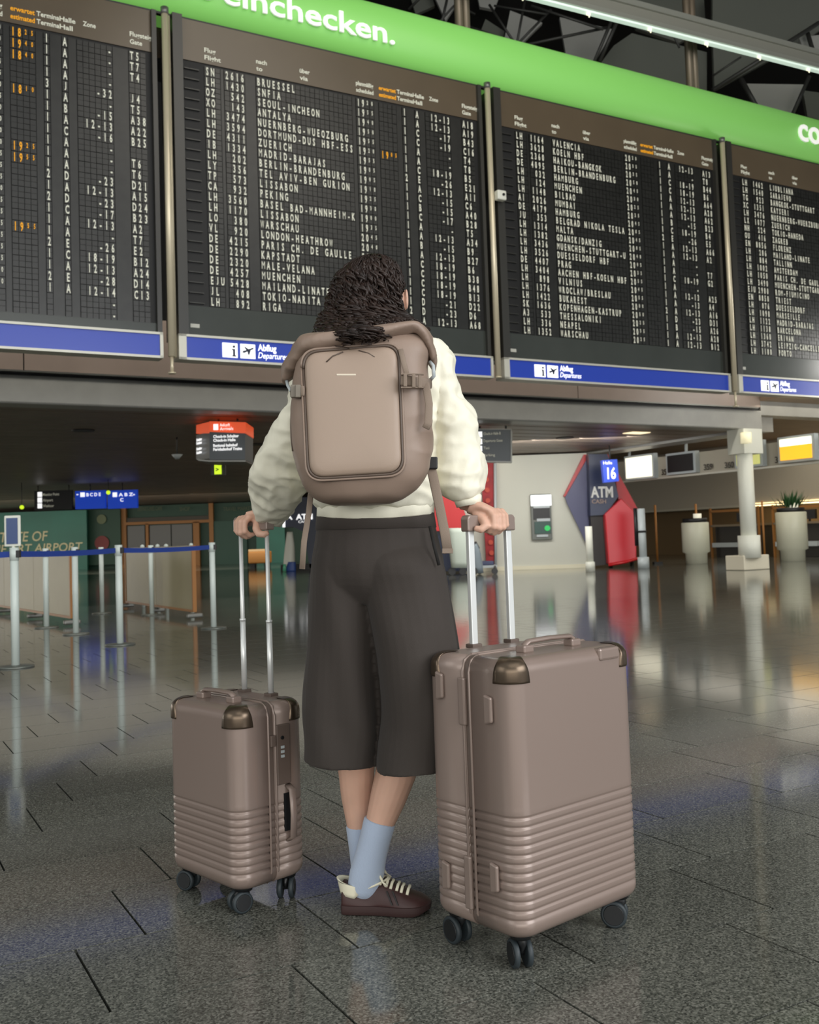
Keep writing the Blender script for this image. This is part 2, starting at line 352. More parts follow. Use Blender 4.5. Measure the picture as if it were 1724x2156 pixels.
B1 = [("", "", "", "19", "18", '1', 'A', '-', 'T5'), ("", "", "", "19", "19", '1', 'A', '-', 'T7'), ("", "", "", "19", "18", '1', 'A', '-', 'T4'), ("", "", "", "19", "", '1', 'A', '-', ''),
      ("", "", "", "18", "", '3', 'J', '-32', 'J4'), ("", "", "", "18", "18", '1', 'A', '-', 'T5'), ("", "", "", "18", "", '1', 'B', '-15', 'A38'), ("", "", "", "18", "", '1', 'A', '12-13', 'A22'),
      ("", "", "", "18", "", '1', 'C', '-16', 'B25'), ("", "", "", "18", "", '1', 'A', '-', ''), ("", "", "", "18", "19", '1', 'A', '-', 'T6'), ("", "", "", "19", "19", '1', 'A', '-', 'T6'),
      ("", "", "", "19", "", '2', 'D', '-23', 'D21'), ("", "", "", "19", "", '1', 'A', '12-13', 'A15'), ("", "", "", "19", "", '2', 'D', '-23', 'D24'), ("", "", "", "19", "", '1', 'C', '-17', 'B23'),
      ("", "", "", "19", "", '1', 'A', '12-13', 'A2'), ("", "", "", "19", "19", '1', 'A', '-', 'T7'), ("", "", "", "19", "", '2', 'E', '-26', 'E2'), ("", "", "", "19", "", '1', 'C', '18-19', 'B12'),
      ("", "", "", "19", "", '1', 'A', '12-13', 'A24'), ("", "", "", "19", "", '2', 'E', '-28', 'D14'), ("", "", "", "19", "", '1', 'A', '12-14', 'C13'), ("", "", "", "", "", '', '', '-', ''), ("", "", "", "", "", '', '', '-', '')]
def rows(codes, nums, dests, times, est, terms, halls, zones, gates):
    return list(zip(codes.split(','), nums.split(','), dests.split(','), times.split(','), est.split(','), terms, halls, zones.split(','), gates.split(',')))
B2 = rows('SN,LH,OZ,XQ,LH,LH,DE,IB,LH,LY,TP,CA,LH,LH,LO,VL,DE,DE,DE,DE,EJU,JL,LH', '2616,1430,542,143,3474,3594,4311,1334,202,356,573,932,3560,1170,380,920,4215,2290,2320,4257,5428,408,892',
          'BRUESSEL,SNFIA,SEOUL-INCHEON,ANTALYA,NUERNBERG-WUEQZBURG,DORTMUND-DUS HBF-ESS,ZUERICH,MADRID-BARAJAS,BERLIN-BRANDENBURG,TEL AVIV-BEN GURION,LISSABON,PEKING,BASEL BAD-MANNHEIM-K,LISSABON,WARSCHAU,LONDON-HEATHROW,PARIS CH. DE GAULLE,KAPSTADT,MALE-VELANA,MUENCHEN,MAILAND-LINATE,TOKIO-NARITA,RIGA',
          ','.join(['19']*14+['20']*9), ',,,,,19,,,,,,,,,,,,,,,,,', '11111112111111111111121', 'AACCAACEACBCAABACCCCDDA',
          '12-13,12-13,-17,-19,-,-,18-19,-26,12-13,-15,-15,-17,-,12-13,-15,12-13,18-19,18-19,18-19,18-19,-21,-23,12-13', 'A18,A19,B43,C16,T4,T8,B5,E21,A11,C6,A40,B28,T5,A34,B9,B27,B6,B38,B48,B13,D22,D6,A68')
B3 = rows('LH,LH,DE,DE,LH,LH,LH,AI,DE,JU,LH,LH,LH,LH,DE,LH,LH,LH,LH,SK,A3,LH,LH', '1164,3628,2360,4095,032,124,1148,2026,4179,353,1314,1382,3436,3526,4407,3404,898,1376,1422,1636,533,336,1352',
          'VALENCIA,KOELN HBF,HAIKOU-BANGKOK,BERLIN-BRANDENBURG,HAMBURG,MUENCHEN,BILBAO,MUMBAI,HAMBURG,BELGRAD NIKOLA TESLA,MALTA,GDANSK/DANZIG,MUENCHEN-STUTTGART-U,DUESSELDORF HBF,PRAG,AACHEN HBF-KOELN HBF,VILNIUS,WROCLAW/BRESLAU,BUKAREST,KOPENHAGEN-KASTRUP,THESSALONIKI,NEAPEL,WARSCHAU',
          ','.join(['20']*23), ','.join(['']*23), '11111111121111111121111', 'AACCAAABCEAAAACAAAADBAA',
          '12-13,-,18-19,18-19,12-13,12-13,12-13,-15,18-19,-26,12-13,12-13,-,-,18-19,-,12-13,-13,12-13,-23,-15,12-13,12-13', 'A13,T8,B44,B6,A64,A28,A62,B23,B4,E5,A66,A2,,T7,G2,,A25,A4,A16,D31,A26,A28,B12')
B4 = rows('LH,LH,TG,XC,LH,LX,NH,OU,EN,LH,LH,LH,LH,LH,EJU,EN,LH,LH,LH,LH,LH,LH,LH', '1462,1540,923,1351,3476,1077,224,416,8856,286,884,1002,1050,3490,2980,8850,076,1098,1122,1138,1360,3742,1180',
          'LJUBLJANA,SARAJEVO,BANGKOK-STUTTGART,KAYSERI,NUERNBERG-WUERZBURG,ZUERICH,TOKIO-HANEDA,ZAGREB,FLORENZ,MAILAND-LINATE,TALLINN,AMSTERDAM,PARIS CH. DE GAULLE,MUENCHEN-STUTTGART-U,ROM-FIUMICINO,TRIEST,DUESSELDORF,MARSEILLE,MADRID-BARAJAS,BARCELONA,ERIWAN,LEIPZIG-CANCELLED,PORTO',
          ','.join(['20']*23), ','.join(['']*23), '1'*23, 'A'*23, ','.join(['12-13']*23), ','.join(['A12']*23))
HEADS = ((.56, 'Flug', 'Flight', 0), (1.285, 'nach', 'to', 0), (1.925, '\u00fcber', 'via', 0), (2.80, 'planm\u00e4\u00dfig', 'scheduled', 0), (3.17, 'erwartet', 'estimated', 1),
         (3.47, 'Terminal', 'Terminal', 0), (3.74, 'Halle', 'Hall', 0), (4.02, 'Zone', '', 0), (4.60, 'Flugsteig', 'Gate', 0))
BL = ['departure board at the left edge, only its right half in view', 'departure board behind the traveller, starting with the flight to BRUESSEL',
      'departure board right of the traveller, starting with the flight to VALENCIA', 'departure board cut by the right edge, starting with LJUBLJANA']
mins = random.Random(3)
for bi, (data, lab) in enumerate(zip((B1, B2, B3, B4), BL)):
    D0 = 3.57+5.02*(bi-1)
    b = thing('departure_board', 'black '+lab, 'departure board', dn(D0+2.5, 12.6, 3.36), 'split-flap departure boards')
    MB().bdn(D0+.11, D0+4.93, 12.50, 12.95, 3.68, 7.91).build('housing', HOUS, b)
    MB().bdn(D0+.11, D0+.24, 12.38, 12.5, 3.69, 7.91).build('side_frame', HOUS, b); MB().bdn(D0+4.87, D0+4.93, 12.42, 12.5, 3.69, 7.91).build('side_frame', HOUS, b)
    MB().bdn(D0+.24, D0+4.87, 12.475, 12.5, 7.36, 7.91).build('header_panel', HEAD_REFL, b)
    MB().bdn(D0+.24, D0+4.87, 12.475, 12.5, 3.69, 4.09 if bi else 3.82).build('lower_panel', LOWP_REFL, b)
    MB().bdn(D0+.24, D0+4.87, 12.492, 12.5, 3.8, 7.36).build('flap_backing', FBACK, b)
    sl = MB()
    for i in range(24): sl.bdn(D0+.28, D0+.48, 12.46, 12.49, 4.12+.1355*i, 4.12+.1355*i+.012)
    sl.build('louvre', HOUS, b)['kind'] = 'stuff'
    n = len(data)
    for ri, row in enumerate(data):
        zc = 7.257-.1406*ri
        cells = MB(); tx = MB(); ox = MB()
        for (fx, cnt) in FIELDS:
            for j in range(cnt):
                c = D0+fx+CP*(j+.5)
                cells.bdn(c-.033, c+.033, 12.472+.002*((j*7+ri*3) % 3), 12.492, zc-.066, zc+.001); cells.bdn(c-.033, c+.033, 12.470+.002*((j*5+ri) % 3), 12.492, zc+.004, zc+.066)
        for a, e in zip([0]+[f[0]+CP*f[1] for f in FIELDS], [f[0] for f in FIELDS]+[4.63]):
            if e-a > .03 and a > 0: cells.bdn(D0+a+.006, D0+e-.006, 12.478, 12.492, zc-.0703, zc+.0703)
        rowo = cells.build('flap_row', FLAP, b)
        def word(mb, s, fx, cnt, right=False):
            s = s[:cnt]; k0 = cnt-len(s) if right else 0
            for j, ch in enumerate(s): put(mb, ch, (D0+fx+CP*(k0+j+.5), zc-.054), .050, .108)
        word(tx, row[0], .555, 3); word(tx, row[1], .825, 4, True); word(tx, row[2], 1.275, 20)
        for s, fx, mbb in ((row[3], 2.79, tx), (row[4], 3.16, ox)):
            if s:
                word(mbb, s, fx, 2)
                mn = '%d%d' % (mins.randrange(0, 6), mins.choice((0, 5)))
                for j in range(2): put(mbb, mn[j], (D0+fx+CP*(2.5+j), zc-.012), .030, .062)
        word(tx, row[5], 3.545, 1); word(tx, row[6], 3.76, 1); word(tx, row[7], 3.94, 6, True); word(tx, row[8], 4.58, 3)
        if tx.v: tx.build('lettering', LETTER, rowo)['kind'] = 'stuff'
        if ox.v: ox.build('estimate_lettering', ORANGE, rowo)['kind'] = 'stuff'
    for hx, a, c, org in HEADS:
        m_ = ORANGE if org else LETTER
        w = len(a)*.03+.02
        for s, z in ((a, 7.515), (c, 7.415)):
            if s: txt('heading', s, dn(D0+hx, 12.472, z), DD, ZZ, .085, m_, b, bold=.02, width=min(.28, len(s)*.034+.02))
    MB().bdn(D0+.29, D0+.41, 12.468, 12.48, 3.80, 3.85).build('maker_plate', mat('plate_%d' % bi, srgb(190, 190, 180), .5), b)
    # blue information strip
    fr = MB(); z0, z1 = 3.355, 3.685
    fr.bdn(D0+.1, D0+.20, 12.36, 12.6, z0, z1); fr.bdn(D0+4.88, D0+4.92, 12.36, 12.6, z0, z1); fr.bdn(D0+.1, D0+4.92, 12.36, 12.6, z0, z0+.03); fr.bdn(D0+.1, D0+4.92, 12.36, 12.6, z1-.03, z1)
    fro = fr.build('strip_frame', SILV, b)
    MB().bdn(D0+.2, D0+4.88, 12.385, 12.55, z0+.03, z1-.03).build('blue_strip', BLUE, b)
    for q, (x0, x1) in enumerate(((.68, .885), (.925, 1.13))):
        MB().bdn(D0+x0, D0+x1, 12.375, 12.39, 3.42, 3.61).build('pictogram_tile', SIGNW, b)
    ink = MB(); ink.bdn(D0+.82, D0+.85, 12.37, 12.38, 3.44, 3.53); ink.bdn(D0+.81, D0+.86, 12.37, 12.38, 3.435, 3.45); ink.bdn(D0+.805, D0+.85, 12.37, 12.38, 3.52, 3.535)
    ink.tube([dn(D0+.835, 12.37, 3.565), dn(D0+.835, 12.38, 3.565)], .018, 10); ink.build('letter_i', NAVY, b)
    pl = MB(); q = lambda x, z: dn(D0+.93+x, 12.368, 3.42+z)
    pl.prism([q(.02, .075), q(.05, .072), q(.075, .085), q(.165, .125), q(.18, .145), q(.165, .148), q(.06, .105), q(.03, .10)], NN*.008)
    pl.prism([q(.085, .098), q(.045, .15), q(.06, .152), q(.125, .112)], NN*.008); pl.prism([q(.09, .095), q(.10, .05), q(.115, .05), q(.135, .11)], NN*.008)
    pl.build('aeroplane', NAVY, b)
    if bi:
        txt('caption', 'Abflug', dn(D0+1.17, 12.378, 3.535), DD, ZZ, .125, SIGNW, b, bold=.015, sx=.8)
        txt('caption', 'Departures', dn(D0+1.17, 12.378, 3.435), DD, ZZ, .115, SIGNW, b, shear=.25, sx=.8)
    else:
        for o in [o for o in b.children if o.name.startswith(('pictogram', 'letter_i', 'aeroplane'))]: bpy.data.objects.remove(o)
PIPE = mat('post_aluminium', srgb(218, 206, 178), .35, metal=.35)
PIPED = mat('post_bronze', srgb(120, 108, 92), .4, metal=.4)
for i, (d, zb) in enumerate(((3.575, 3.16), (8.572, 3.36), (13.60, 3.10))):
    p = thing('board_post', 'slim pale metal post %s' % ('left of the BRUESSEL departure board', 'in the gap between the BRUESSEL and VALENCIA departure boards', 'in the gap between the VALENCIA and LJUBLJANA departure boards')[i], 'post', dn(d, 12.38, zb), 'posts between the departure boards')
    MB().cyl(dn(d, 12.36, 3.38), dn(d, 12.36, 7.86), .045, 14).build('pole', PIPE, p)
    MB().cyl(dn(d+.055, 12.42, 3.38), dn(d+.055, 12.42, 7.86), .03, 12).build('pole', PIPE, p)
    MB().cyl(dn(d, 12.36, 7.84), dn(d, 12.36, 7.93), .052, 14).build('collar', GREY, p)
    MB().cyl(dn(d, 12.36, zb), dn(d, 12.36, 3.38), .022, 12).cyl(dn(d, 12.36, zb), dn(d, 12.36, zb+.02), .05, 12).build('tip', PIPE, p)
    MB().cyl(dn(d-.05, 13.0, 7.6), dn(d-.05, 13.0, 14.0), .07, 12).cyl(dn(d+.08, 13.0, 7.6), dn(d+.08, 13.0, 14.0), .07, 12).build('upper_pipes', PIPED, p)
sb = thing('sensor_box', 'small white sensor box with a dark lens on the post right of the BRUESSEL board', 'sensor', dn(8.69, 12.3, 6.15))
MB().bdn(8.62, 8.78, 12.25, 12.36, 6.09, 6.24).build('case', WHITE, sb, bevel=.02); MB().cyl(dn(8.72, 12.25, 6.17), dn(8.72, 12.235, 6.17), .022, 12).build('lens', BLACK, sb)

# green illuminated banner sign above the boards
gs = thing('green_sign', 'long green illuminated banner sign with white lettering above the departure boards', 'sign', dn(8, 12.3, 7.94))
prof = []
for i in range(15):
    a = -PI/2+PI*i/14; prof.append((12.62-.30*math.cos(a), 8.40+.46*math.sin(a)))
mb = MB(); rings = [[dn(d, n, z) for n, z in prof]+[dn(d, 12.9, 8.86), dn(d, 12.9, 7.94)] for d in (-4, 24)]
mb.loft(rings); mb.build('lit_face', mat('green_banner', srgb(132, 204, 104), .45, emit=.24, ecol=srgb(140, 215, 100)), gs)
MB().bdn(-4, 24, 12.50, 12.56, 7.915, 7.945).build('lower_edge', DARKM, gs)
tw = mat('sign_white', (1, 1, .96), .5, emit=.35)
txt('lettering', 'nt einchecken.', dn(6.94, 12.308, 8.155), DD, ZZ, .43, tw, gs, bold=.014, align='R', width=3.2, extrude=.012)
txt('lettering', 'co', dn(15.58, 12.308, 8.22), DD, ZZ, .66, tw, gs, bold=.016, sx=1.0, extrude=.012)

# ------------------------------------------------------------------ column
pc = FL(1580, 1200)
c = thing('column', 'round white hall column on a square plinth under the end of the beam', 'column', pc)
MB().cyl(pc+V((0, 0, .3)), pc+V((0, 0, 2.95)), .178, 32).build('shaft', WHITE, c)
MB().cyl(pc+V((0, 0, .28)), pc+V((0, 0, .80)), .25, 32).build('collar', WHITE, c)
MB().box(pc+V((.02, .25, .17)), (.84, .56, .34), DD, NN).build('plinth', mat('plinth_cream', srgb(215, 208, 188), .5), c, bevel=.02)
MB().box(pc+DD*.10+NN*.06+V((0, 0, 2.98)), (.62, .5, .58), DD, NN).build('head_block', WHITE, c, bevel=.01)
MB().cyl(pc+V((-.05, -.3, 2.92)), pc+V((-.05, -.3, 3.16)), .12, 16).build('lamp', mat('lamp_cream', srgb(250, 240, 200), .5, emit=.5), c)

# ------------------------------------------------------------------ frontal wall with cash machine
FW = mat('hall_wall_white', srgb(205, 205, 192), .55, var=.03, vscale=.6)
x0 = P(900, 1150, 28.5).x; x1 = P(1243, 1150, 28.5).x
ww = struct(MB().box(((x0+x1)/2, 28.9, 1.64), (x1-x0, .8, 3.27)).build('wall_front', FW)); ORG[ww] = V((0, 0, 0))
struct(MB().box(((x0+x1)/2, 28.47, .055), (x1-x0, .05, .11)).build('baseboard_front', mat('skirting', srgb(228, 222, 196), .5)))
def pbox(mb, xa, ya, xb, yb, Y, th):
    a = P(xa, ya, Y); b = P(xb, yb, Y); mb.box(((a.x+b.x)/2, Y+th/2, (a.z+b.z)/2), (abs(b.x-a.x), th, abs(a.z-b.z))); return mb
PLG = mat('machine_grey', srgb(110, 114, 108), .45)
SCR = mat('lit_screen', (.95, .97, 1), .4, emit=1.0)
GLINT = mat('soft_metal', srgb(180, 188, 190), .35)
atm = thing('cash_machine', 'grey cash machine with a lit white header, set into the pale wall', 'cash machine', P(1140, 1135, 28.3))
YA = 28.36
pbox(MB(), 1116, 1041, 1163, 1136, YA, .12).build('housing', PLG, atm, bevel=.02)
pbox(MB(), 1117, 1043, 1161, 1064, YA-.04, .06).build('lit_header', SCR, atm)
pbox(MB(), 1122, 1069, 1158, 1093, YA-.02, .03).build('screen', BLACK, atm)
pbox(MB(), 1123, 1065, 1157, 1069, YA-.03, .03).build('trim_bar', GLINT, atm)
pbox(MB(), 1130, 1092, 1158, 1097, YA-.05, .05).build('card_slot', GLINT, atm)
pbox(MB(), 1125, 1099, 1160, 1123, YA-.03, .04).build('keypad_plate', mat('keypad_green', srgb(30, 70, 62), .4), atm)
q = P(1152, 1112, YA-.03); MB().cyl(q, q+V((0, -.03, 0)), .08, 20).build('green_key', mat('green_key', srgb(30, 190, 90), .4, emit=.3), atm)
pbox(MB(), 1130, 1126, 1154, 1130, YA-.05, .05).build('cash_slot', GLINT, atm)

# folded navy and red cash kiosk at the wall's end
k = thing('atm_kiosk', 'tall folded navy and red kiosk with ATM lettering at the end of the pale wall', 'kiosk', P(1262, 1195, 27.6))
NV2 = mat('kiosk_violet_navy', srgb(72, 74, 108), .4)
NV = mat('kiosk_navy', srgb(18, 32, 66), .35)
pxprism(MB(), [(1186, 1045), (1229, 957), (1240, 957), (1240, 975), (1193, 1046)], 28.38, .1).build('red_edge', REDP, k)
pxprism(MB(), [(1190, 1047), (1238, 962), (1240, 962), (1240, 1150), (1236, 1148), (1194, 1060)], 28.30, .1).build('wing', NV2, k)
pxprism(MB(), [(1239, 956), (1278, 956), (1282, 965), (1302, 1045), (1274, 1084), (1243, 1086)], 27.9, .5).build('lettered_panel', NV, k)
pxprism(MB(), [(1268, 956), (1280, 956), (1345, 1076), (1338, 1084), (1302, 1052), (1294, 1000)], 28.1, .4).build('red_edge', REDP, k)
pxprism(MB(), [(1243, 1086), (1278, 1084), (1283, 1188), (1248, 1192)], 28.0, .4).build('dark_recess', mat('kiosk_dark', srgb(38, 34, 32), .5), k)
pxprism(MB(), [(1273, 1083), (1308, 1049), (1341, 1082), (1340, 1178), (1281, 1188)], 27.7, .5).build('red_cabinet', mat('cabinet_red', srgb(196, 44, 54), .3), k, bevel=.03)
MB().tube([P(1281, 1190, 27.7), P(1315, 1184, 27.7), P(1342, 1176, 27.7)], .04, 8).build('foot_rail', REDP, k)
for x, y in ((1290, 1190), (1335, 1184)): MB().cyl(FL(x, y+5)+V((0, .3, 0)), P(x, y-6, 27.9)+V((0, .3, 0)), .06, 10).build('foot', BLACK, k)
txt('lettering', 'ATM', P(1244, 1047, 27.87), V((1, 0, -.02)), ZZ, .42, mat('dull_white', srgb(200, 200, 195), .5, emit=.15), k, bold=.03, sx=.72, extrude=.005)
txt('lettering', 'CASH', P(1246, 1060, 27.87), V((1, 0, -.02)), ZZ, .16, mat('dull_grey', srgb(150, 130, 120), .5), k, bold=.02, extrude=.004)
# post at wall end
w = thing('bollard', 'short white guard post in front of the navy wing of the kiosk', 'post', FL(1243, 1204)); q = FL(1243, 1204)
MB().cyl(q, q+V((0, 0, 1.15)), .09, 14).build('tube', WHITE, w); MB().cyl(q, q+V((0, 0, .25)), .12, 14).build('foot', WHITE, w)

# hanging signs
SBL = mat('sign_blue', srgb(20, 66, 190), .4, emit=.45)
SDK = mat('sign_charcoal', srgb(66, 72, 76), .4, emit=.08)
ORS = mat('sign_orange', srgb(240, 88, 42), .4, emit=.5)
def rods(t, pts, Y, top=3.31):
    for x, y in pts:
        a = P(x, y, Y); MB().cyl(a, V((a.x, a.y, top)), .02, 8).build('hanger', DARKM, t)
t = thing('counter_number_sign', 'blue hanging sign with the number 16 in front of the kiosk', 'sign', P(1287, 1016, 26.5))
pxprism(MB(), [(1267, 969), (1299, 967), (1303, 1013), (1272, 1016)], 26.5, .25).build('panel', SBL, t)
txt('numeral', '16', P(1279, 1008, 26.47), V((1, 0, 0)), ZZ, .42, SIGNW, t, bold=.02, sx=.66)
txt('caption', 'Halle', P(1270, 978, 26.47), V((1, 0, 0)), ZZ, .12, SIGNW, t)
MB().cyl(P(1284, 970, 26.6), V((P(1284, 970, 26.6).x, 26.6, 3.31)), .02, 8).build('hanger', DARKM, t)

t = thing('direction_sign', 'charcoal hanging direction sign right of the traveller with white pictograms', 'sign', P(1040, 972, 21))
pxprism(MB(), [(990, 903), (1077, 904), (1077, 972), (990, 970)], 21.0, .12).build('panel', SDK, t)
fr_ = MB()
for p in ([(1075, 904), (1078, 904), (1078, 973), (1075, 973)], [(990, 970), (1078, 971), (1078, 974), (990, 973)], [(990, 902), (1078, 903), (1078, 905), (990, 904)]): pxprism(fr_, p, 20.98, .16)
fr_.build('frame', GREY, t)
for i, (y, s, w) in enumerate(((916, 'Check-in Halle B', 36), (931, 'Departures Gates', 40), (946, 'Taxi', 12), (961, 'Parking', 24))):
    pbox(MB(), 1006, y-7, 1015, y+4, 20.96, .02).build('pictogram', SIGNW, t)
    txt('lettering', s, P(1018, y, 20.97), V((1, 0, 0)), ZZ, .08, LETTER, t, width=w/100.)
rods(t, ((1010, 903), (1065, 903)), 21.05)

t = thing('information_cube_sign', 'lit box sign with an orange top band hanging left of the traveller', 'sign', P(465, 968, 18))
pxprism(MB(), [(441, 889), (516, 889), (516, 968), (441, 968)], 18, .9).build('body', SDK, t)
pxprism(MB(), [(441, 887), (517, 889), (517, 912), (441, 909)], 17.98, .92).build('orange_band', ORS, t)
for nm, ya, yb, m_ in (('side_band', 893, 912, ORS), ('side_panel', 914, 966, SDK)):
    a, b_, c_, d_ = P(441, ya-5, 18), P(413, ya+2, 18.9), P(413, yb+1, 18.9), P(441, yb, 18)
    MB().prism([a, b_, c_, d_], V((.05, .12, 0))).build(nm, m_, t)
pbox(MB(), 449, 893, 459, 905, 17.96, .02).build('pictogram', SIGNW, t)
txt('lettering', 'Ankunft', P(463, 898, 17.95), V((1, 0, 0)), ZZ, .08, SIGNW, t, width=.18); txt('lettering', 'Arrivals', P(463, 906, 17.95), V((1, 0, 0)), ZZ, .08, SIGNW, t, width=.24)
for y, s, w in ((922, 'Check-in Schalter', .46), (930, 'Check-in Halle', .40), (941, 'Regional bahnhof', .44), (949, 'Fernbahnhof Trains', .52)):
    txt('lettering', s, P(449, y, 17.97), V((1, 0, 0)), ZZ, .07, SIGNW, t, width=w, bold=.02)
for y in (924, 931, 943, 951):
    txt('lettering', 'Schalter', P(415, y+6, 18.78)+V((0, -.06, 0)), (P(441, y, 18)-P(415, y+6, 18.9)), ZZ, .07, SIGNW, t, width=.45, bold=.02)
pxprism(MB(), [(413, 966), (441, 969), (517, 969), (517, 972), (441, 972), (418, 970)], 18.0, .85).build('base_tray', GREY, t)
rods(t, ((460, 887), (500, 887)), 18.4)
t = thing('exit_sign', 'small green lit exit sign hanging under the orange box sign', 'sign', P(458, 1000, 20))
pbox(MB(), 443, 975, 474, 1000, 20, .1).build('housing', mat('sign_dark', srgb(45, 48, 40), .5), t); pbox(MB(), 451, 979, 466, 998, 19.97, .04).build('lit_face', YELLOW, t); rods(t, ((458, 975),), 20.05)
txt('pictogram', '>', P(454, 993, 19.95), V((1, 0, 0)), ZZ, .12, mat('dark_green', srgb(40, 90, 30), .5), t, bold=.03)
t = thing('smoke_detector', 'small pale cone-shaped detector under the brown ceiling', 'detector', P(373, 975, 20))
q = P(373, 965, 21); MB().cyl(V((q.x, q.y, 2.93)), V((q.x, q.y, 2.83)), .12, 14, .04).build('cone', GLINT, t); MB().cyl(V((q.x, q.y, 2.93)), V((q.x, q.y, 3.3)), .015, 6).build('stem', DARKM, t)
t = thing('black_direction_sign', 'black hanging sign with white pictogram rows, far back on the left', 'sign', P(115, 1072, 35))
pbox(MB(), 72, 1034, 152, 1072, 35, .12).build('panel', BLACK, t)
for i, (y, s, w) in enumerate(((1044, 'Meeting Point', .58), (1056, 'Airport', .36), (1068, 'Visitor', .40))):
    pbox(MB(), 79, y-8, 88, y+2, 34.97, .03).build('pictogram', SIGNW, t); txt('lettering', s, P(90, y, 34.97), V((1, 0, 0)), ZZ, .13, LETTER, t, width=w, bold=.02)
rods(t, ((80, 1034), (145, 1034)), 35.05)
for i, (a, b_, s, s2) in enumerate(((158, 222, 'B C D E', ''), (226, 289, 'A B Z', 'C'))):
    t = thing('gate_direction_sign', 'lit blue hanging gate sign reading %s, far back on the left' % s, 'sign', P((a+b_)/2, 1070, 35), 'lit blue gate signs')
    pbox(MB(), a, 1034+i*-1, b_, 1070-i, 35, .15).build('panel', SBL, t)
    pbox(MB(), a+11, 1037, a+20, 1046, 34.97, .03).build('pictogram', SIGNW, t)
    txt('lettering', s, P(a+24, 1045, 34.97), V((1, 0, 0)), ZZ, .16, SIGNW, t, width=.5, bold=.02); txt('arrow', '-', P(b_-9 if i else a+3, 1044, 34.97), V((1, 0, 0)), ZZ, .2, SIGNW, t, bold=.04)
    if s2: txt('lettering', s2, P(a+27, 1056, 34.97), V((1, 0, 0)), ZZ, .17, SIGNW, t, bold=.02)
    rods(t, (((a+b_)/2, 1034),), 35.05)
for x, y in ((46, 1068), (228, 1037)):
    t = thing('lamp', 'tiny yellow-green emergency lamp %s' % ('left of the black hanging sign' if x < 100 else 'between the two blue gate signs'), 'lamp', P(x, y, 33)); q = P(x, y, 33)
    MB().ball(q, .07).build('bulb', YELLOW, t); MB().cyl(q, V((q.x, q.y, 3.3)), .012, 6).build('stem', DARKM, t)

# ------------------------------------------------------------------ green hoarding and shop fronts far left
YG = 52.0
GRN = mat('hoarding_green', srgb(34, 112, 96), .4, var=.35, vscale=.25)
GRD = mat('hoarding_dark_green', srgb(24, 66, 50), .5)
WD = mat('door_frame_wood', srgb(156, 104, 48), .5)
GLS = mat('dark_glass', srgb(30, 28, 26), .15)
hd = thing('green_hoarding', 'wide green hoarding with cream lettering ending in OF and AIRPORT', 'hoarding', P(90, 1196, YG))
a, b_ = P(-60, 1150, YG), P(183, 1150, YG)
MB().box(((a.x+b_.x)/2, YG+.1, 1.55), (b_.x-a.x, .2, 3.1)).build('panel', GRN, hd)
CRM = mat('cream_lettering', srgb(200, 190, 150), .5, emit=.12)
txt('lettering', 'STATE OF', P(-13, 1142, YG-.03), V((1, 0, 0)), ZZ, .72, CRM, hd, shear=.15, width=(101+13)*YG/2100, bold=.01)
txt('lettering', 'THE ART AIRPORT', P(-30, 1166, YG-.03), V((1, 0, 0)), ZZ, .62, CRM, hd, shear=.15, width=(174+30)*YG/2100, bold=.01)
def fbox(xa, xb, z0, z1, Y, th, m, name, par):
    a, b_ = P(xa, 1150, Y), P(xb, 1150, Y); return MB().box(((a.x+b_.x)/2, Y+th/2, (z0+z1)/2), (b_.x-a.x, th, z1-z0)).build(name, m, par)
sf = struct(fbox(183, 660, 0, 3.27, YG+1.2, .3, GRD, 'wall_shopfront', None)); ORG[sf] = V((0, 0, 0))
fbox(183, 254, .2, 3.1, YG+.6, .3, GRD, 'poster_panel', sf)
for (x, z, r) in ((215, 2.6, .25), (215, 1.35, .38)):
    q = P(x, 1150, YG+.55); MB().cyl(V((q.x, q.y, z)), V((q.x, q.y-.04, z)), r, 18).build('poster_emblem', mat('emblem_%d' % int(z*10), srgb(110, 120, 90) if z > 2 else srgb(130, 60, 60), .6), sf)
for xa, xb in ((256, 266), (441, 450), (407, 420), (307, 313)): fbox(xa, xb, 0, 3.27 if xa in (256, 441) else 2.3, YG+.8, .3, WD, 'door_post', sf)
fbox(266, 441, 2.25, 2.40, YG+.8, .3, WD, 'door_lintel', sf)
fbox(266, 441, 2.40, 2.62, YG+.9, .2, mat('transom', srgb(60, 52, 40), .5), 'transom', sf)
for xa, xb in ((268, 305), (315, 360), (362, 405)): fbox(xa, xb, .1, 2.2, YG+.95, .1, GLS, 'door_pane', sf)
fbox(450, 520, 0, 2.3, YG+.9, .2, mat('green_shutter', srgb(38, 78, 66), .5), 'shutter', sf)
fbox(540, 600, 0, 2.6, YG+.7, .2, GRN, 'green_leaf', sf)
for xa, s, w in ((290, 'DEPARTURES CAFE', 52), (378, 'SHOP', 22), (470, 'TRAVEL MARKET', 62)):
    txt('lettering', s, P(xa, 1076, YG+.78), V((1, 0, 0)), ZZ, .3, mat('faint_gold_%d' % xa, srgb(84, 92, 66), .5), sf, width=w*YG/2100)
t = thing('planter_box', 'low orange-brown bench box on the floor beyond the small suitcase handle', 'box', FL(545, 1192, 0))
q = FL(548, 1196, 0); MB().box(q+V((0, 0, .45)), (.9, .6, .5)).build('crate', mat('box_orange', srgb(166, 112, 50), .5), t, bevel=.05)
for s in (-1, 1): MB().box(q+V((s*.3, 0, .1)), (.2, .4, .2)).build('foot', DARKM, t)
MB().box(q+V((-.1, 0, .74)), (.7, .5, .1)).build('lid', mat('box_lid', srgb(180, 150, 110), .5), t, bevel=.02)

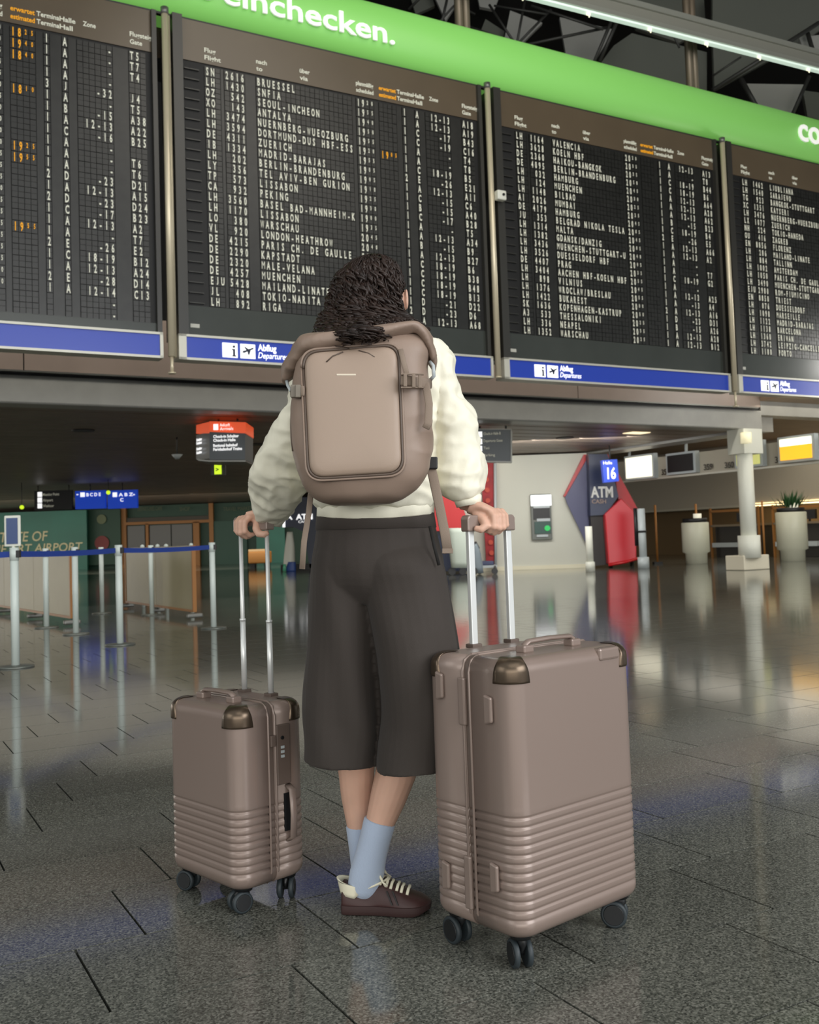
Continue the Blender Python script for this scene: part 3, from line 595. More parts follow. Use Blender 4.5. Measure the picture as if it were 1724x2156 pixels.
t = thing('navy_cash_kiosk', 'navy cash kiosk with white ATM lettering behind the dangling left strap', 'kiosk', P(630, 1198, 37))
pxprism(MB(), [(598, 1085), (622, 1048), (660, 1046), (700, 1080), (700, 1196), (652, 1196), (640, 1120), (618, 1110), (598, 1110)], 37, .8).build('cabinet', NAVY, t)
txt('lettering', 'ATM', P(623, 1094, 36.95), V((1, 0, 0)), ZZ, .28, SIGNW, t, bold=.03, width=.62)
txt('lettering', 'CASH', P(628, 1101, 36.95), V((1, 0, 0)), ZZ, .12, SIGNW, t, width=.36)
txt('lettering', 'A', P(601, 1094, 36.95), V((1, 0, 0)), ZZ, .28, SIGNW, t, bold=.03, width=.26); pbox(MB(), 594, 1088, 600, 1110, 36.9, .1).build('lit_edge', SIGNW, t)
q = FL(634, 1200); MB().box(V((q.x, 37.4, .1)), (1.6, .8, .2)).build('base', DARKM, t)
t = thing('white_totem', 'white tapering floor totem with a blue and green foot beside the navy kiosk', 'totem', FL(608, 1204))
mb = MB(); pxloft(mb, [(604, 1120, 616, 1120, 35.5, .1), (600, 1150, 620, 1150, 35.5, .15), (597, 1180, 621, 1180, 35.5, .2), (596, 1203, 622, 1203, 35.5, .2)], 20, 2.6, 3); mb.build('body', WHITE, t)
mb = MB(); pxloft(mb, [(607, 1183, 622.5, 1183, 35.3, .1), (603, 1193, 623, 1193, 35.3, .1), (602, 1203, 623, 1203, 35.3, .1)], 20, 2.6, 3); mb.build('blue_foot', mat('totem_blue', srgb(50, 80, 150), .4), t)
mb = MB(); pxloft(mb, [(596, 1188, 602, 1188, 35.2, .06), (595, 1203, 603, 1203, 35.2, .06)], 16, 2.6, 2); mb.build('green_foot', mat('totem_green', srgb(100, 190, 150), .4), t)

# ------------------------------------------------------------------ things between the traveller and the pale wall
t = thing('red_display', 'red display stand seen under the right sleeve', 'display', FL(950, 1204, 0))
pxprism(MB(), [(915, 1030), (940, 1035), (975, 1070), (990, 1112), (990, 1118), (915, 1118)], 27.6, .5).build('header', mat('display_red', srgb(200, 14, 20), .35, emit=.1), t)
pxprism(MB(), [(920, 1108), (985, 1108), (985, 1203), (920, 1203)], 27.8, .5).build('cabinet', NAVY, t)
t = thing('cleaning_machine', 'white floor cleaning machine with black wheels between the suitcase poles', 'machine', FL(965, 1205))
WM = mat('machine_white', srgb(205, 216, 204), .4)
mb = MB(); pxloft(mb, [(943, 1112, 996, 1112, 26.2, .3), (945, 1150, 996, 1150, 26.2, .35), (950, 1195, 992, 1195, 26.2, .35)], 24, 4, 3); mb.build('tank', WM, t)
mb = MB(); pxloft(mb, [(992, 1148, 1004, 1144, 26.1, .2), (990, 1165, 1012, 1165, 26.1, .25), (992, 1206, 1018, 1206, 26.1, .25)], 20, 3, 3); mb.build('drive_unit', mat('machine_blue_grey', srgb(130, 142, 150), .4), t)
MB().tube([P(991, 1146, 26), P(1000, 1144, 26), P(1006, 1156, 26)], .06, 8).build('handle', BLACK, t)
for x in (952, 975, 998): q = FL(x, 1211); MB().cyl(q+V((0, 0, .1)), q+V((0, .15, .1)), .1, 16).build('wheel', BLACK, t)
t = thing('blue_trolley', 'low dark blue trolley at the foot of the red banner', 'trolley', FL(1025, 1208))
pbox(MB(), 1008, 1182, 1040, 1190, 26.8, .5).build('tray', mat('trolley_blue', srgb(40, 50, 90), .4), t, bevel=.02); pbox(MB(), 1006, 1191, 1046, 1195, 26.8, .6).build('rim', GLINT, t)
for x in (1010, 1042): q = FL(x, 1209); MB().cyl(q+V((0, 0, .08)), q+V((0, .1, .08)), .08, 14).build('wheel', BLACK, t); MB().cyl(q+V((0, .05, .1)), P(x, 1192, 26.9), .03, 8).build('caster_stem', BLACK, t)
t = thing('red_banner', 'narrow dark red vertical banner against the pale wall behind the big suitcase handle', 'banner', P(1026, 1196, 28.2))
pxprism(MB(), [(1012, 973), (1039, 973), (1043, 1192), (1024, 1192)], 28.2, .15).build('cloth', mat('banner_red', srgb(150, 26, 32), .6, var=.3, vscale=4), t)
MB().cyl(P(1042, 973, 28.15), V((P(1043, 1192, 28.15).x, 28.15, .02)), .04, 8).build('pole', GLINT, t)
for i in range(8): q = P(1024+i*1.5, 1010+i*22, 28.17); MB().cyl(q, q+V((0, -.03, 0)), .07, 10).build('emblem', mat('banner_emblem', srgb(190, 70, 50), .6) if i == 0 else bpy.data.materials['banner_emblem'], t)

# ------------------------------------------------------------------ check-in area on the right
FASC = mat('fascia_grey', srgb(176, 170, 154), .5)
fs_ = thing('checkin_fascia', 'long suspended pale fascia carrying counter screens on the right', 'fascia', dn(20, 17, 2.45))
MB().bdn(20, 20.35, 9, 24.5, 2.47, 3.06).build('panel', FASC, fs_)
MB().bdn(19.97, 20.05, 9, 24.5, 2.44, 2.49).build('lower_trim', SILV, fs_)
for n in (10.5, 12.3, 14, 15.3, 18, 20.2, 22.5): MB().cyl(dn(20.2, n, 3.0), dn(20.2, n, 3.96), .045, 10).build('hanger', GLINT, fs_)
def onf(x, y, D=19.96):
    d = ray(x, y); return EYE+d*((DD*D-EYE).dot(DD)/d.dot(DD))
SCW = mat('screen_warm_white', (1, .95, .74), .4, emit=1.25); SCY = mat('screen_yellow', srgb(255, 185, 40), .4, emit=.95); SCG = mat('screen_pale_green', srgb(205, 205, 120), .4, emit=.6)
def screen(x0, x1, y0, y1, parts, lab):
    a, b_ = onf(x0, (y0+y1)/2), onf(x1, (y0+y1)/2); n0, n1 = a.dot(NN), b_.dot(NN); zc = onf((x0+x1)/2, y1).z; zt = onf((x0+x1)/2, y0).z
    t = thing('counter_screen', lab, 'screen', a); lo, hi = min(n0, n1), max(n0, n1)
    MB().bdn(19.84, 20.0, lo-.08, hi+.08, zc-.06, zt+.06).build('bezel', GLINT, t)
    z = zt
    for frac, m_ in parts:
        MB().bdn(19.81, 19.86, lo, hi, z-(zt-zc)*frac, z).build('lit_area' if m_ is not BLACK else 'dark_display', m_, t); z -= (zt-zc)*frac
screen(1325, 1379, 962, 1005, ((1, SCW),), 'blank lit white counter screen right of the blue 16 sign')
screen(1413, 1466, 957, 993, ((1, BLACK),), 'switched-off black counter screen on the check-in fascia')
screen(1558, 1606, 934, 979, ((.42, SCW), (.58, SCG)), 'white and pale green counter screen partly behind the column')
screen(1650, 1716, 922, 967, ((.35, SCW), (.65, SCY)), 'white and yellow lit counter screen near the right edge')
for x, y, s in ((1482, 990, '359'), (1526, 986, '360'), (1632, 975, '362'), (1393, 1000, '358')):
    a = onf(x, y); txt('numeral', s, a-DD*.01, -NN, ZZ, .22, mat('counter_number_'+s, srgb(60, 58, 52), .6), fs_, bold=.02)
for j, nn in enumerate((13.5, 16.2, 18.9, 21.6, 24.3)):
    t = thing('checkin_counter', 'dark check-in counter in the recess, %s' % ('nearest the right edge', 'behind the right drum planter', 'behind the white column', 'behind the left drum planter', 'farthest left, by the tall post')[j], 'counter', dn(27, nn, 0), 'check-in counters in the dark recess')
    MB().bdn(26.4, 27.0, nn-1.1, nn+.9, 0, 1.05).build('body', mat('counter_dark_%d' % j, srgb(46, 42, 36), .5), t)
    MB().bdn(26.2, 27.1, nn-1.15, nn+.95, 1.05, 1.12).build('worktop', mat('counter_top_%d' % j, srgb(120, 104, 80), .4), t)
    MB().bdn(26.2, 26.26, nn-1.2, nn-1.14, 0, 1.7).bdn(26.2, 26.26, nn+.9, nn+.96, 0, 1.7).bdn(26.2, 26.26, nn-1.2, nn+.96, 1.55, 1.63).build('frame', WD, t)
    MB().bdn(26.6, 26.7, nn-.4, nn+.1, 1.2, 1.5).bdn(26.62, 26.68, nn-.17, nn-.13, 1.1, 1.2).build('monitor', BLACK, t)
    MB().bdn(26.0, 26.3, nn-.9, nn+.7, .35, .5).build('conveyor', GLINT, t)
DRM = mat('drum_cream', srgb(206, 206, 186), .4)
LEAF = mat('plant_leaf', srgb(34, 74, 34), .5)
for j, (x, y, w, yt, lab) in enumerate(((1467, 1187, 28, 1100, 'white drum-shaped planter left of the column'), (1670, 1181, 31, 1078, 'white drum-shaped planter with a leafy plant right of the column'))):
    q = FL(x, y); r = w*q.y/2100; h = P(x, yt, q.y).z
    t = thing('drum_planter', lab, 'planter', q, 'white drum planters')
    MB().tube([q+V((0, 0, z)) for z in (0, .3, .34, h-.02, h)], [r*.78, r*.8, r, r, r*.96], 28).build('drum', DRM, t)
    MB().cyl(q+V((0, 0, h)), q+V((0, 0, h+.12)), r*.9, 24).build('rim', BLACK, t)
    MB().cyl(q+V((.05, -.1, h)), q+V((.05, -.1, h+.25)), r*.3, 16).build('lamp_pot', mat('pot_white_%d' % j, srgb(240, 236, 215), .4, emit=.35), t)
    if j:
        pl = MB(); rr = random.Random(5+j)
        for _ in range(70):
            a = rr.uniform(0, 2*PI); el = rr.uniform(.5, 1.4); L = rr.uniform(.25, .6); d = V((math.cos(a)*math.cos(el), math.sin(a)*math.cos(el), math.sin(el))); s = V((-math.sin(a), math.cos(a), 0))*.035
            b0 = q+V((0, 0, h+.1))+V((math.cos(a), math.sin(a), 0))*rr.uniform(0, r*.7); pl.add([b0, b0+d*L*.5+s, b0+d*L, b0+d*L*.5-s], [(0, 1, 2, 3)])
        o = pl.build('foliage', LEAF, t); o['kind'] = 'stuff'
        MB().cyl(q+V((-.8, 0, .0)), q+V((-.8, 0, h+.35)), .03, 8).build('support_cane', WD, t)
t = thing('tall_post', 'tall two-tone metal queue post between the red kiosk and the left planter', 'post', FL(1355, 1197)); q = FL(1355, 1197)
MB().cyl(q+V((0, 0, .05)), q+V((0, 0, 1.58)), .10, 16).build('tube', GLINT, t); MB().cyl(q+V((0, 0, .95)), q+V((0, 0, 1.0)), .12, 16).build('ring', BLACK, t); MB().cyl(q, q+V((0, 0, .3)), .15, 16).build('base', GLINT, t); MB().cyl(q+V((-.13, .1, .6)), q+V((-.13, .1, 1.6)), .05, 10).build('dark_strip', BLACK, t)
for x, y, top in ((1412, 1190, 1075), (1502, 1186, 1065), (1622, 1186, 1060), (1712, 1180, 1070)):
    q = FL(x, y)+V((0, 1.5, 0)); t = thing('orange_frame_post', 'thin orange-brown upright %s' % {1412: 'left of the left drum planter', 1502: 'right of the left drum planter', 1622: 'just right of the white column plinth', 1712: 'right of the leafy drum planter'}[x], 'post', q, 'thin orange frame uprights by the check-in counters')
    MB().cyl(q, q+V((0, 0, 1.75)), .035, 8).build('upright', WD, t); MB().box(q+V((0, 0, .03)), (.25, .25, .06)).build('foot', DARKM, t)
area('checkin_light', dn(23, 19, 3.85), dn(23, 19, 0), 5, 10, 210, (1, .93, .78))
area('concourse_light', (-12, 44, 3.25), (-12, 47, 0), 26, 8, 1100, (1, .93, .78))
area('concourse_light', (-8, 26, 3.25), (-8, 26, 0), 22, 12, 260, (1, .91, .74))
area('recess_light', dn(27.4, 18, 1.66), dn(28.8, 18, .2), 14, .5, 190, (1, .78, .45))
area('cash_wall_light', (3.2, 24.5, 3.22), (3.4, 28.5, .8), 5, .8, 190, (1, .98, .93))
for x, y in ((1345, 896), (1340, 911), (1120, 889)):
    q = FL(x, y, 3.31); t = thing('ceiling_light', 'narrow warm downlight in the low ceiling, %s' % {1345: 'nearest the beam above the lit white screen', 1340: 'second from the beam above the screen', 1120: 'above the cash machine wall'}[x], 'light', q, 'warm downlights in the low ceiling')
    MB().box(q, (.55, .35, .03), DD, NN).build('lens', mat('warm_lens_%d' % x, (1, .8, .5), .4, emit=1.3), t); MB().box(q+V((0, 0, .01)), (.62, .42, .02), DD, NN).build('frame', GREY, t)

# ------------------------------------------------------------------ queue barriers on the left
STN = mat('stanchion_white', srgb(208, 218, 212), .35)
BELT = mat('blue_belt', srgb(28, 62, 150), .6)
posts = [(33, 1405), (253, 1358), (450, 1323), (98, 1322), (160, 1336), (215, 1292), (320, 1295)]
labs = ['nearest white queue post, carrying the small blue framed sign', 'white queue post, tallest one left of the small suitcase handle', 'white queue post at the right end of the blue belt line',
        'white queue post just right of the blue framed sign post', 'white queue post, third from the left edge', 'slim distant white queue post left of the beige panel', 'distant white queue post in front of the beige panel']
fps = [FL(*p) for p in posts]
def belt(parent, a, b_, z=.955, sag=.012, h=.05):
    mb = MB(); rings = []
    for i in range(9):
        t_ = i/8; c_ = a.lerp(b_, t_); c_ = V((c_.x, c_.y, z-sag*4*t_*(1-t_))); s_ = (b_-a).cross(ZZ).normalized()*.002
        rings.append([c_-s_+ZZ*h/2, c_+s_+ZZ*h/2, c_+s_-ZZ*h/2, c_-s_-ZZ*h/2])
    mb.loft(rings, smooth=False); return mb.build('belt', BELT, parent)
for i, (q, lab) in enumerate(zip(fps, labs)):
    t = thing('queue_post', lab, 'queue post', q, 'white queue posts with blue belts')
    r = .034
    MB().cyl(q+V((0, 0, .02)), q+V((0, 0, 1.0)), r, 18).build('tube', STN, t)
    MB().tube([q, q+V((0, 0, .012)), q+V((0, 0, .02))], [.15, .15, .05], 24).build('base_plate', mat('post_base', srgb(120, 124, 118), .35, metal=.5) if i == 0 else bpy.data.materials['post_base'], t)
    MB().cyl(q+V((0, 0, .90)), q+V((0, 0, 1.01)), r+.004, 18).build('head', STN, t)
    MB().box(q+V((r+.005, -.01, .955)), (.03, .04, .06)).build('belt_slot', BLACK, t)
    if i == 0: belt(t, q+V((-1.6, .3, 0)), q)
    if i in (0, 1): belt(t, q, fps[i+1]+(q-fps[i+1]).normalized()*.06)
    if i == 3: belt(t, q+V((-2, 1, 0)), q)
    if i == 4: belt(t, fps[3]+(q-fps[3]).normalized()*.06, q)
    if i == 5: belt(t, q, fps[6]+(q-fps[6]).normalized()*.06)
for x, y in ((302, 1278), (334, 1276), (352, 1274), (405, 1272)):
    q = FL(x, y); t = thing('queue_post', 'knob-topped queue post behind the beige panel, %s' % {302: 'leftmost', 334: 'second from the left', 352: 'third from the left', 405: 'rightmost'}[x], 'queue post', q, 'distant queue posts behind the beige panel')
    MB().cyl(q, q+V((0, 0, .98)), .03, 12).build('tube', STN, t); MB().ball(q+V((0, 0, 1.0)), .035).build('knob', STN, t)
q = fps[0]
t = thing('queue_sign', 'upright blue sign in a white rounded frame on the nearest queue post', 'sign', q+V((0, 0, 1.01)))
c0, c1 = P(9, 1086, q.y), P(44, 1150, q.y); cx, cz, w_, h_ = (c0.x+c1.x)/2, (c0.z+c1.z)/2, c1.x-c0.x, c0.z-c1.z
MB().box((cx, q.y, cz), (w_, .02, h_)).build('frame', WHITE, t, bevel=.008); MB().box((cx, q.y-.008, cz), (w_*.68, .02, h_*.84)).build('blue_face', mat('notice_blue', srgb(44, 70, 120), .3), t)
MB().cyl(V((cx, q.y, cz-h_/2)), V((q.x, q.y, 1.0)), .012, 8).build('stem', WHITE, t)
BEI = mat('beige_panel', srgb(142, 132, 94), .45, var=.06, vscale=2)
def panel(a, b_, top, lab, n):
    a, b_ = V(a), V(b_); d = (b_-a); L = d.length; d.normalize(); s = d.cross(ZZ); c_ = (a+b_)/2; t = thing('partition_panel', lab, 'partition', c_)
    for i in range(n): MB().box(a+d*(L*(i+.5)/n)+V((0, 0, (top+.12)/2)), (L/n-.01, .03, top-.12), d, s).build('panel', BEI, t)
    fr = MB()
    fr.box(c_+V((0, 0, .11)), (L, .05, .03), d, s).build('bottom_rail', WD, t); 
    for e in (a, b_): MB().box(e+V((0, 0, top/2+.05)), (.04, .05, top-.1), d, s).build('end_post', WD, t)
    for i in range(n+1):
        e = a+d*L*i/n; MB().box(e+V((0, 0, .05)), (.07, .22, .06), d, s).build('foot', GREY, t, bevel=.02)
panel(FL(268, 1281), FL(410, 1304), .985, 'beige partition panel on feet behind the queue posts', 2)
panel(FL(-40, 1282), FL(152, 1318), .95, 'beige partition panel at the left edge behind the queue sign', 3)

# ------------------------------------------------------------------ suitcases
SH = mat('suitcase_taupe', srgb(140, 123, 114), .36, metal=.2, coat=.15, bump=.03, bscale=900)
SHD = mat('suitcase_zip', srgb(98, 84, 76), .55)
CAP = mat('corner_bronze', srgb(100, 86, 72), .3, metal=.75)
TYRE = mat('wheel_rubber', srgb(44, 52, 56), .55)
HUB = mat('wheel_black', (.010, .011, .012), .4)
def rrect(c, e1, e2, w, d, r, z, n=8):
    out = []
    for (sx, sy, a0) in ((1, 1, 0), (-1, 1, PI/2), (-1, -1, PI), (1, -1, 3*PI/2)):
        for i in range(n+1):
            a = a0+PI/2*i/n; out.append(c+e1*(sx*(w/2-r)+r*math.cos(a))+e2*(sy*(d/2-r)+r*math.sin(a))+ZZ*z)
    return out
def suitcase(name, label, c, ang, w, d, zb, zt, rib_z, ribs, pole_e2, pole_s, pole_r, grip_z, near, big):
    c = V((*c, 0)); e1 = V((math.cos(ang), math.sin(ang), 0)); e2 = V((-e1.y, e1.x, 0)); r = .045
    T = thing(name, label, 'suitcase', c)
    L = lambda a, b_, z: c+e1*a+e2*b_+ZZ*z
    # two shells with a seam in the middle of the narrow sides
    zs = []
    for q in range(7): a = PI/2*q/6; zs.append((zb+.035*(1-math.sin(a)), .035*(1-math.cos(PI/2-a))))
    zs = [(zb+.03*(1-math.cos(a)), .03*(1-math.sin(a))) for a in [PI/2*q/6 for q in range(7)]]
    step = (rib_z-zb-.05)/ribs; z = zb+.045
    for i in range(ribs+1):
        z1 = zb+.045+step*i; zs += [(z1-.0042, 0), (z1-.0018, .0026), (z1+.0010, .0026), (z1+.0038, 0), (z1+.006, -.0004)]
        if i < ribs: zs += [(z1+step-.0065, -.0004)]
    zs += [(rib_z+.012, 0), (rib_z+.02, 0)]+[(rib_z+(zt-rib_z)*k, 0) for k in (.2, .4, .6, .8)]+[(zt-.042, 0), (zt-.034, 0)]
    zs = [q for q in zs if q[0] < zt-.032] + [(zt-.03*(1-math.sin(a)), .03*(1-math.cos(a))) for a in [PI/2*q/6 for q in range(7)]]
    for s in (-1, 1):
        mb = MB(); rings = []
        for z, ins in zs:
            full = rrect(c, e1, e2, w-2*ins, d-2*ins, r-ins*.5, z, 8)
            ring = []
            for p in full:
                b_ = (p-c).dot(e2); g = .007
                if b_*s < g: p = p+e2*(g*s-b_)
                ring.append(p)
            rings.append(ring)
        mb.loft(rings); me = mb.mesh('shell', ORG[T]); fix(me); place('shell', me, SH, T)
    # recessed zip band with two piping lines
    mb = MB(); rings = [rrect(c, e1, e2, w-2*ins-.004, .03, .012, z, 6) for z, ins in zs[::1] if z > zb+.003 and z < zt-.001]
    mb.loft(rings); mb.build('zip_band', SHD, T)
    for b_ in (-.011, .011):
        pts = [L(-w/2+.03, b_, zt+.001), L(w/2-.03, b_, zt+.001), L(w/2-.008, b_, zt-.01), L(w/2+.001, b_, zt-.035), L(w/2+.001, b_, zb+.035), L(w/2-.02, b_, zb+.003), L(-w/2+.02, b_, zb+.003), L(-w/2-.001, b_, zb+.035), L(-w/2-.001, b_, zt-.035), L(-w/2+.008, b_, zt-.01), L(-w/2+.03, b_, zt+.001)]
        MB().tube(pts, .0032, 8).build('zip_piping', SH, T)
    # corner protectors
    for sx in (-1, 1):
        for sy in (-1, 1):
            mb = MB(); rings = []
            for z, ins in [(zt-.055, -.0022), (zt-.05, -.0025), (zt-.03, -.0025)]+[(zt-.0285*(1-math.sin(a))+.0022*math.sin(a), .03*(1-math.cos(a))-.0025) for a in [PI/2*q/7 for q in range(1, 8)]]:
                k = (z-(zt-.055))/.058; ww = .058*math.sqrt(max(.05, 1-.55*k*k)); ring = []
                R_ = max(r-ins*.5, .004); cx = sx*(w/2-ins-R_); cy = sy*(d/2-ins-R_); arc = []
                ext = max(0, ww-.045)
                arc.append((cx-sx*ext, cy+sy*R_)); 
                for q in range(9): a = PI/2*(1-q/8); arc.append((cx+sx*R_*math.cos(a), cy+sy*R_*math.sin(a)))
                arc.append((cx+sx*R_, cy-sy*ext)); arc.append((cx+sx*(R_-.006), cy-sy*ext)); arc.append((cx-sx*.001, cy-sy*.001)); arc.append((cx-sx*ext, cy+sy*(R_-.006)))
                rings.append([L(a, b_, z) for a, b_ in arc])
            mb.loft(rings); me = mb.mesh('corner_protector', ORG[T]); fix(me); place('corner_protector', me, CAP, T)
    # carry handle on top
    b0 = -d*.22; hl = .085 if big else .075
    h = MB()
    h.tube([L(-hl, b0, zt+.004), L(-hl, b0, zt+.018), L(-hl+.012, b0, zt+.024), L(0, b0, zt+.026), L(hl-.012, b0, zt+.024), L(hl, b0, zt+.018), L(hl, b0, zt+.004)], [(.010, .006)]*7, 10, flat=e2)
    h.build('carry_handle', SH, T)
    for s in (-1, 1): MB().box(L(s*hl, b0, zt+.008), (.034, .030, .018), e1, e2).build('handle_mount', SH, T, bevel=.004)
    MB().box(L(w*.28 if big else -w*.36, -d/2+.02, zt-.018), (.075, .05, .03), e1, e2).build('name_plate', SH, T, bevel=.006) if big else None
    # side fittings: lock and side handle or hooks
    if big:
        for b_, z in ((-.075, zb+.50), (.085, zb+.54), (-.075, zb+.13), (.085, zb+.10)):
            mb = MB(); mb.prism([L(-w/2-.001, b_-.012, z-.028), L(-w/2-.001, b_+.012, z-.034), L(-w/2-.001, b_+.012, z+.034), L(-w/2-.001, b_-.012, z+.028)], -e1*.010)
            mb.build('side_stud', SH, T, bevel=.004)
        MB().box(L(-w/2-.002, .012, zb+.51), (.012, .022, .11), e1, e2).build('zip_end_cover', SH, T, bevel=.004)
        MB().box(L(-w/2-.002, .012, zb+.10), (.012, .022, .12), e1, e2).build('zip_end_cover', SH, T, bevel=.004)
    else:
        sx = w/2
        MB().box(L(sx+.002, .035, zt-.14), (.010, .045, .16), e1, e2).build('lock_plate', SHD, T, bevel=.003)
        for i in range(3): MB().box(L(sx+.008, .030, zt-.12-.012*i), (.004, .010, .007), e1, e2).build('lock_dial', GLINT, T)
        MB().cyl(L(sx+.006, .030, zt-.095), L(sx+.010, .030, zt-.095), .005, 10).build('key_hole', BLACK, T)
        MB().tube([L(sx, .05, zt-.225), L(sx+.02, .05, zt-.235), L(sx+.024, .05, zt-.30), L(sx+.02, .05, zt-.36), L(sx, .05, zt-.37)], [(.011, .005)]*5, 10, flat=e2).build('side_handle', SH, T)
        MB().box(L(sx+.001, .05, zt-.295), (.004, .03, .10), e1, e2).build('handle_recess', BLACK, T)
        MB().box(L(sx+.004, -.0, zt-.10), (.012, .016, .03), e1, e2).build('zip_puller', SHD, T, bevel=.002)
    # wheels
    for sx in (-1, 1):
        for sy in (-1, 1):
            p = L(sx*(w/2-.045), sy*(d/2-.045), 0); R_ = .032 if big else .028
            ta = {(-1, -1): .25, (1, -1): 1.3, (-1, 1): .6, (1, 1): 2.2}[(sx, sy)] + (0 if big else .9); ax = V((math.cos(ta), math.sin(ta), 0)); side = V((-ax.y, ax.x, 0)); wc = p+side*.010+ZZ*R_
            g = MB(); g.cyl(p+ZZ*(zb-.005), p+ZZ*(zb+.02), .024, 16, .03); g.build('wheel_housing', HUB, T)
            fk = MB(); fk.tube([p+ZZ*(zb+.005), p+ZZ*(zb-.012), wc+ZZ*.012, wc], [(.011, .018), (.011, .020), (.008, .018), (.006, .012)], 12, flat=ax); fk.cyl(wc-ax*.022, wc+ax*.022, .006, 10); fk.build('wheel_fork', HUB, T)
            for s in (-1, 1):
                wb = MB(); wb.tube([wc+ax*s*.009, wc+ax*s*.011, wc+ax*s*.020, wc+ax*s*.022], [R_-.004, R_, R_, R_-.004], 28); wo = wb.build('wheel', TYRE, T)
                MB().tube([wc+ax*s*.022, wc+ax*s*.0235], [R_*.78, R_*.74], 24).build('wheel_cap', HUB, wo)
    # telescopic handle
    top = grip_z
    for s in (-1, 1):
        a = s*pole_s/2
        if big: MB().box(L(a, pole_e2, (zt+top)/2-.01), (.0195, .0125, top-zt+.02), e1, e2).build('handle_pole', ALU, T, bevel=.002)
        else:
            MB().tube([L(a, pole_e2, zt-.01), L(a, pole_e2, top)], [(.0062, .0062)]*2, 14).build('handle_pole', ALU, T)
            MB().tube([L(a, pole_e2, zt-.01), L(a, pole_e2, zt+.21)], [(.0082, .0072)]*2, 14).tube([L(a, pole_e2, zt+.205), L(a, pole_e2, zt+.212)], .0092, 14).build('outer_tube', ALU, T)
        MB().box(L(a, pole_e2, zt+.003), (.032, .028, .010), e1, e2).build('pole_collar', SHD, T, bevel=.002)
    g = MB(); gw = pole_s/2+.018
    pr = [(-gw, top-.016), (-gw, top+.018), (-gw+.006, top+.025), (gw-.006, top+.025), (gw, top+.018), (gw, top-.016), (gw-.034, top-.016), (gw-.042, top-.002), (-gw+.042, top-.002), (-gw+.034, top-.016)]
    g.prism([L(a, pole_e2-.014, z) for a, z in pr], e2*.028); g.build('grip', SH, T, bevel=.004, seg=3)
    MB().box(L(0, pole_e2, top+.026), (.03, .014, .004), e1, e2).build('release_button', SHD, T, bevel=.001)
    return T, L
BIG, LB = suitcase('large_suitcase', 'large taupe hard-shell suitcase with horizontal ribs, right of the traveller', (.280, 2.462), math.radians(40.6), .435, .29, .074, .688, .345, 11, .125, .135, .01, .992, None, True)
SML, LS = suitcase('cabin_suitcase', 'smaller taupe cabin suitcase with a combination lock, left of the traveller', (-.512, 2.825), math.radians(-46), .345, .232, .060, .536, .27, 8, .08, .130, .008, 1.018, None, False)

# ------------------------------------------------------------------ the traveller
SKIN = mat('skin', srgb(212, 170, 148), .55, var=.06, vscale=14)
SKIN.node_tree.nodes['Principled BSDF'].inputs['Subsurface Weight'].default_value = .12
SKIN.node_tree.nodes['Principled BSDF'].inputs['Subsurface Radius'].default_value = (.02, .008, .005)
CREAM = mat('cream_nylon', srgb(238, 234, 214), .55, bump=.25, bscale=18, aniso=(1, 1, .6))
DKB = mat('dark_brown_cloth', srgb(52, 45, 40), .8, sheen=.06, bump=.1, bscale=500)
SOCK = mat('pale_blue_knit', srgb(172, 186, 208), .85, sheen=.3, bump=.3, bscale=260, aniso=(3, 3, .4))
SHOE = mat('maroon_leather', srgb(62, 36, 34), .5, var=.1, vscale=30)
SOLE = mat('maroon_rubber', srgb(54, 32, 30), .7)
SHW = mat('shoe_cream', srgb(228, 222, 198), .6)
HAIR = mat('dark_curly_hair', (.020, .011, .008), .45, spec=.35, var=.5, vscale=22)
base = FL(810, 1905); ME = thing('person', 'traveller seen from behind with dark curly hair, cream jacket, brown culottes, backpack and two suitcases', 'person', V((-.12, 2.66, 0)))
LP = lambda pts: [P(*p) for p in pts]
body = MB()
Y0 = 2.60
# head, neck, torso
hc = P(790, 628, 2.62)
body.ball(hc, (.073, .092, .108), 24, 16); body.ball(hc+V((0, .035, -.045)), (.055, .058, .065), 18, 12)
body.tube([hc+V((.005, .088, -.01)), hc+V((.005, .104, -.03)), hc+V((.005, .094, -.042))], [.010, .014, .010], 8)      # nose
body.ball(hc+V((0, .084, -.066)), (.024, .010, .009), 12, 8); body.ball(hc+V((0, .078, -.095)), (.020, .016, .014), 12, 8)
for s in (-1, 1):
    e = hc+V((s*.074, -.005, -.012)); body.ball(e, (.008, .016, .032), 12, 10); body.ball(e+V((s*.009, -.008, .004)), (.005, .014, .028), 12, 10); body.ball(hc+V((s*.03, .082, .018)), (.020, .012, .009), 10, 8)
body.tube([hc+V((0, .01, -.06)), hc+V((-.002, -.005, -.14)), P(782, 745, 2.6)], [.052, .050, .058], 18)
pxloft(body, [(735, 722, 845, 722, Y0, .05), (680, 750, 890, 745, Y0, .075), (660, 800, 900, 800, Y0, .09), (668, 900, 900, 900, Y0, .095), (680, 1000, 895, 1000, Y0, .085), (688, 1060, 892, 1060, Y0, .09), (690, 1140, 892, 1140, Y0, .10), (698, 1200, 892, 1200, Y0, .095)], 24, 2.2, 2)
# arms
body.tube(LP([(668, 765, 2.60), (634, 870, 2.62), (590, 980, 2.68), (566, 1050, 2.80), (548, 1094, 2.875)]), [.048, .042, .036, .030, .024], 14)
body.tube(LP([(905, 745, 2.60), (940, 860, 2.60), (965, 960, 2.60), (975, 1020, 2.57), (986, 1066, 2.545)]), [.048, .042, .036, .030, .025], 14)
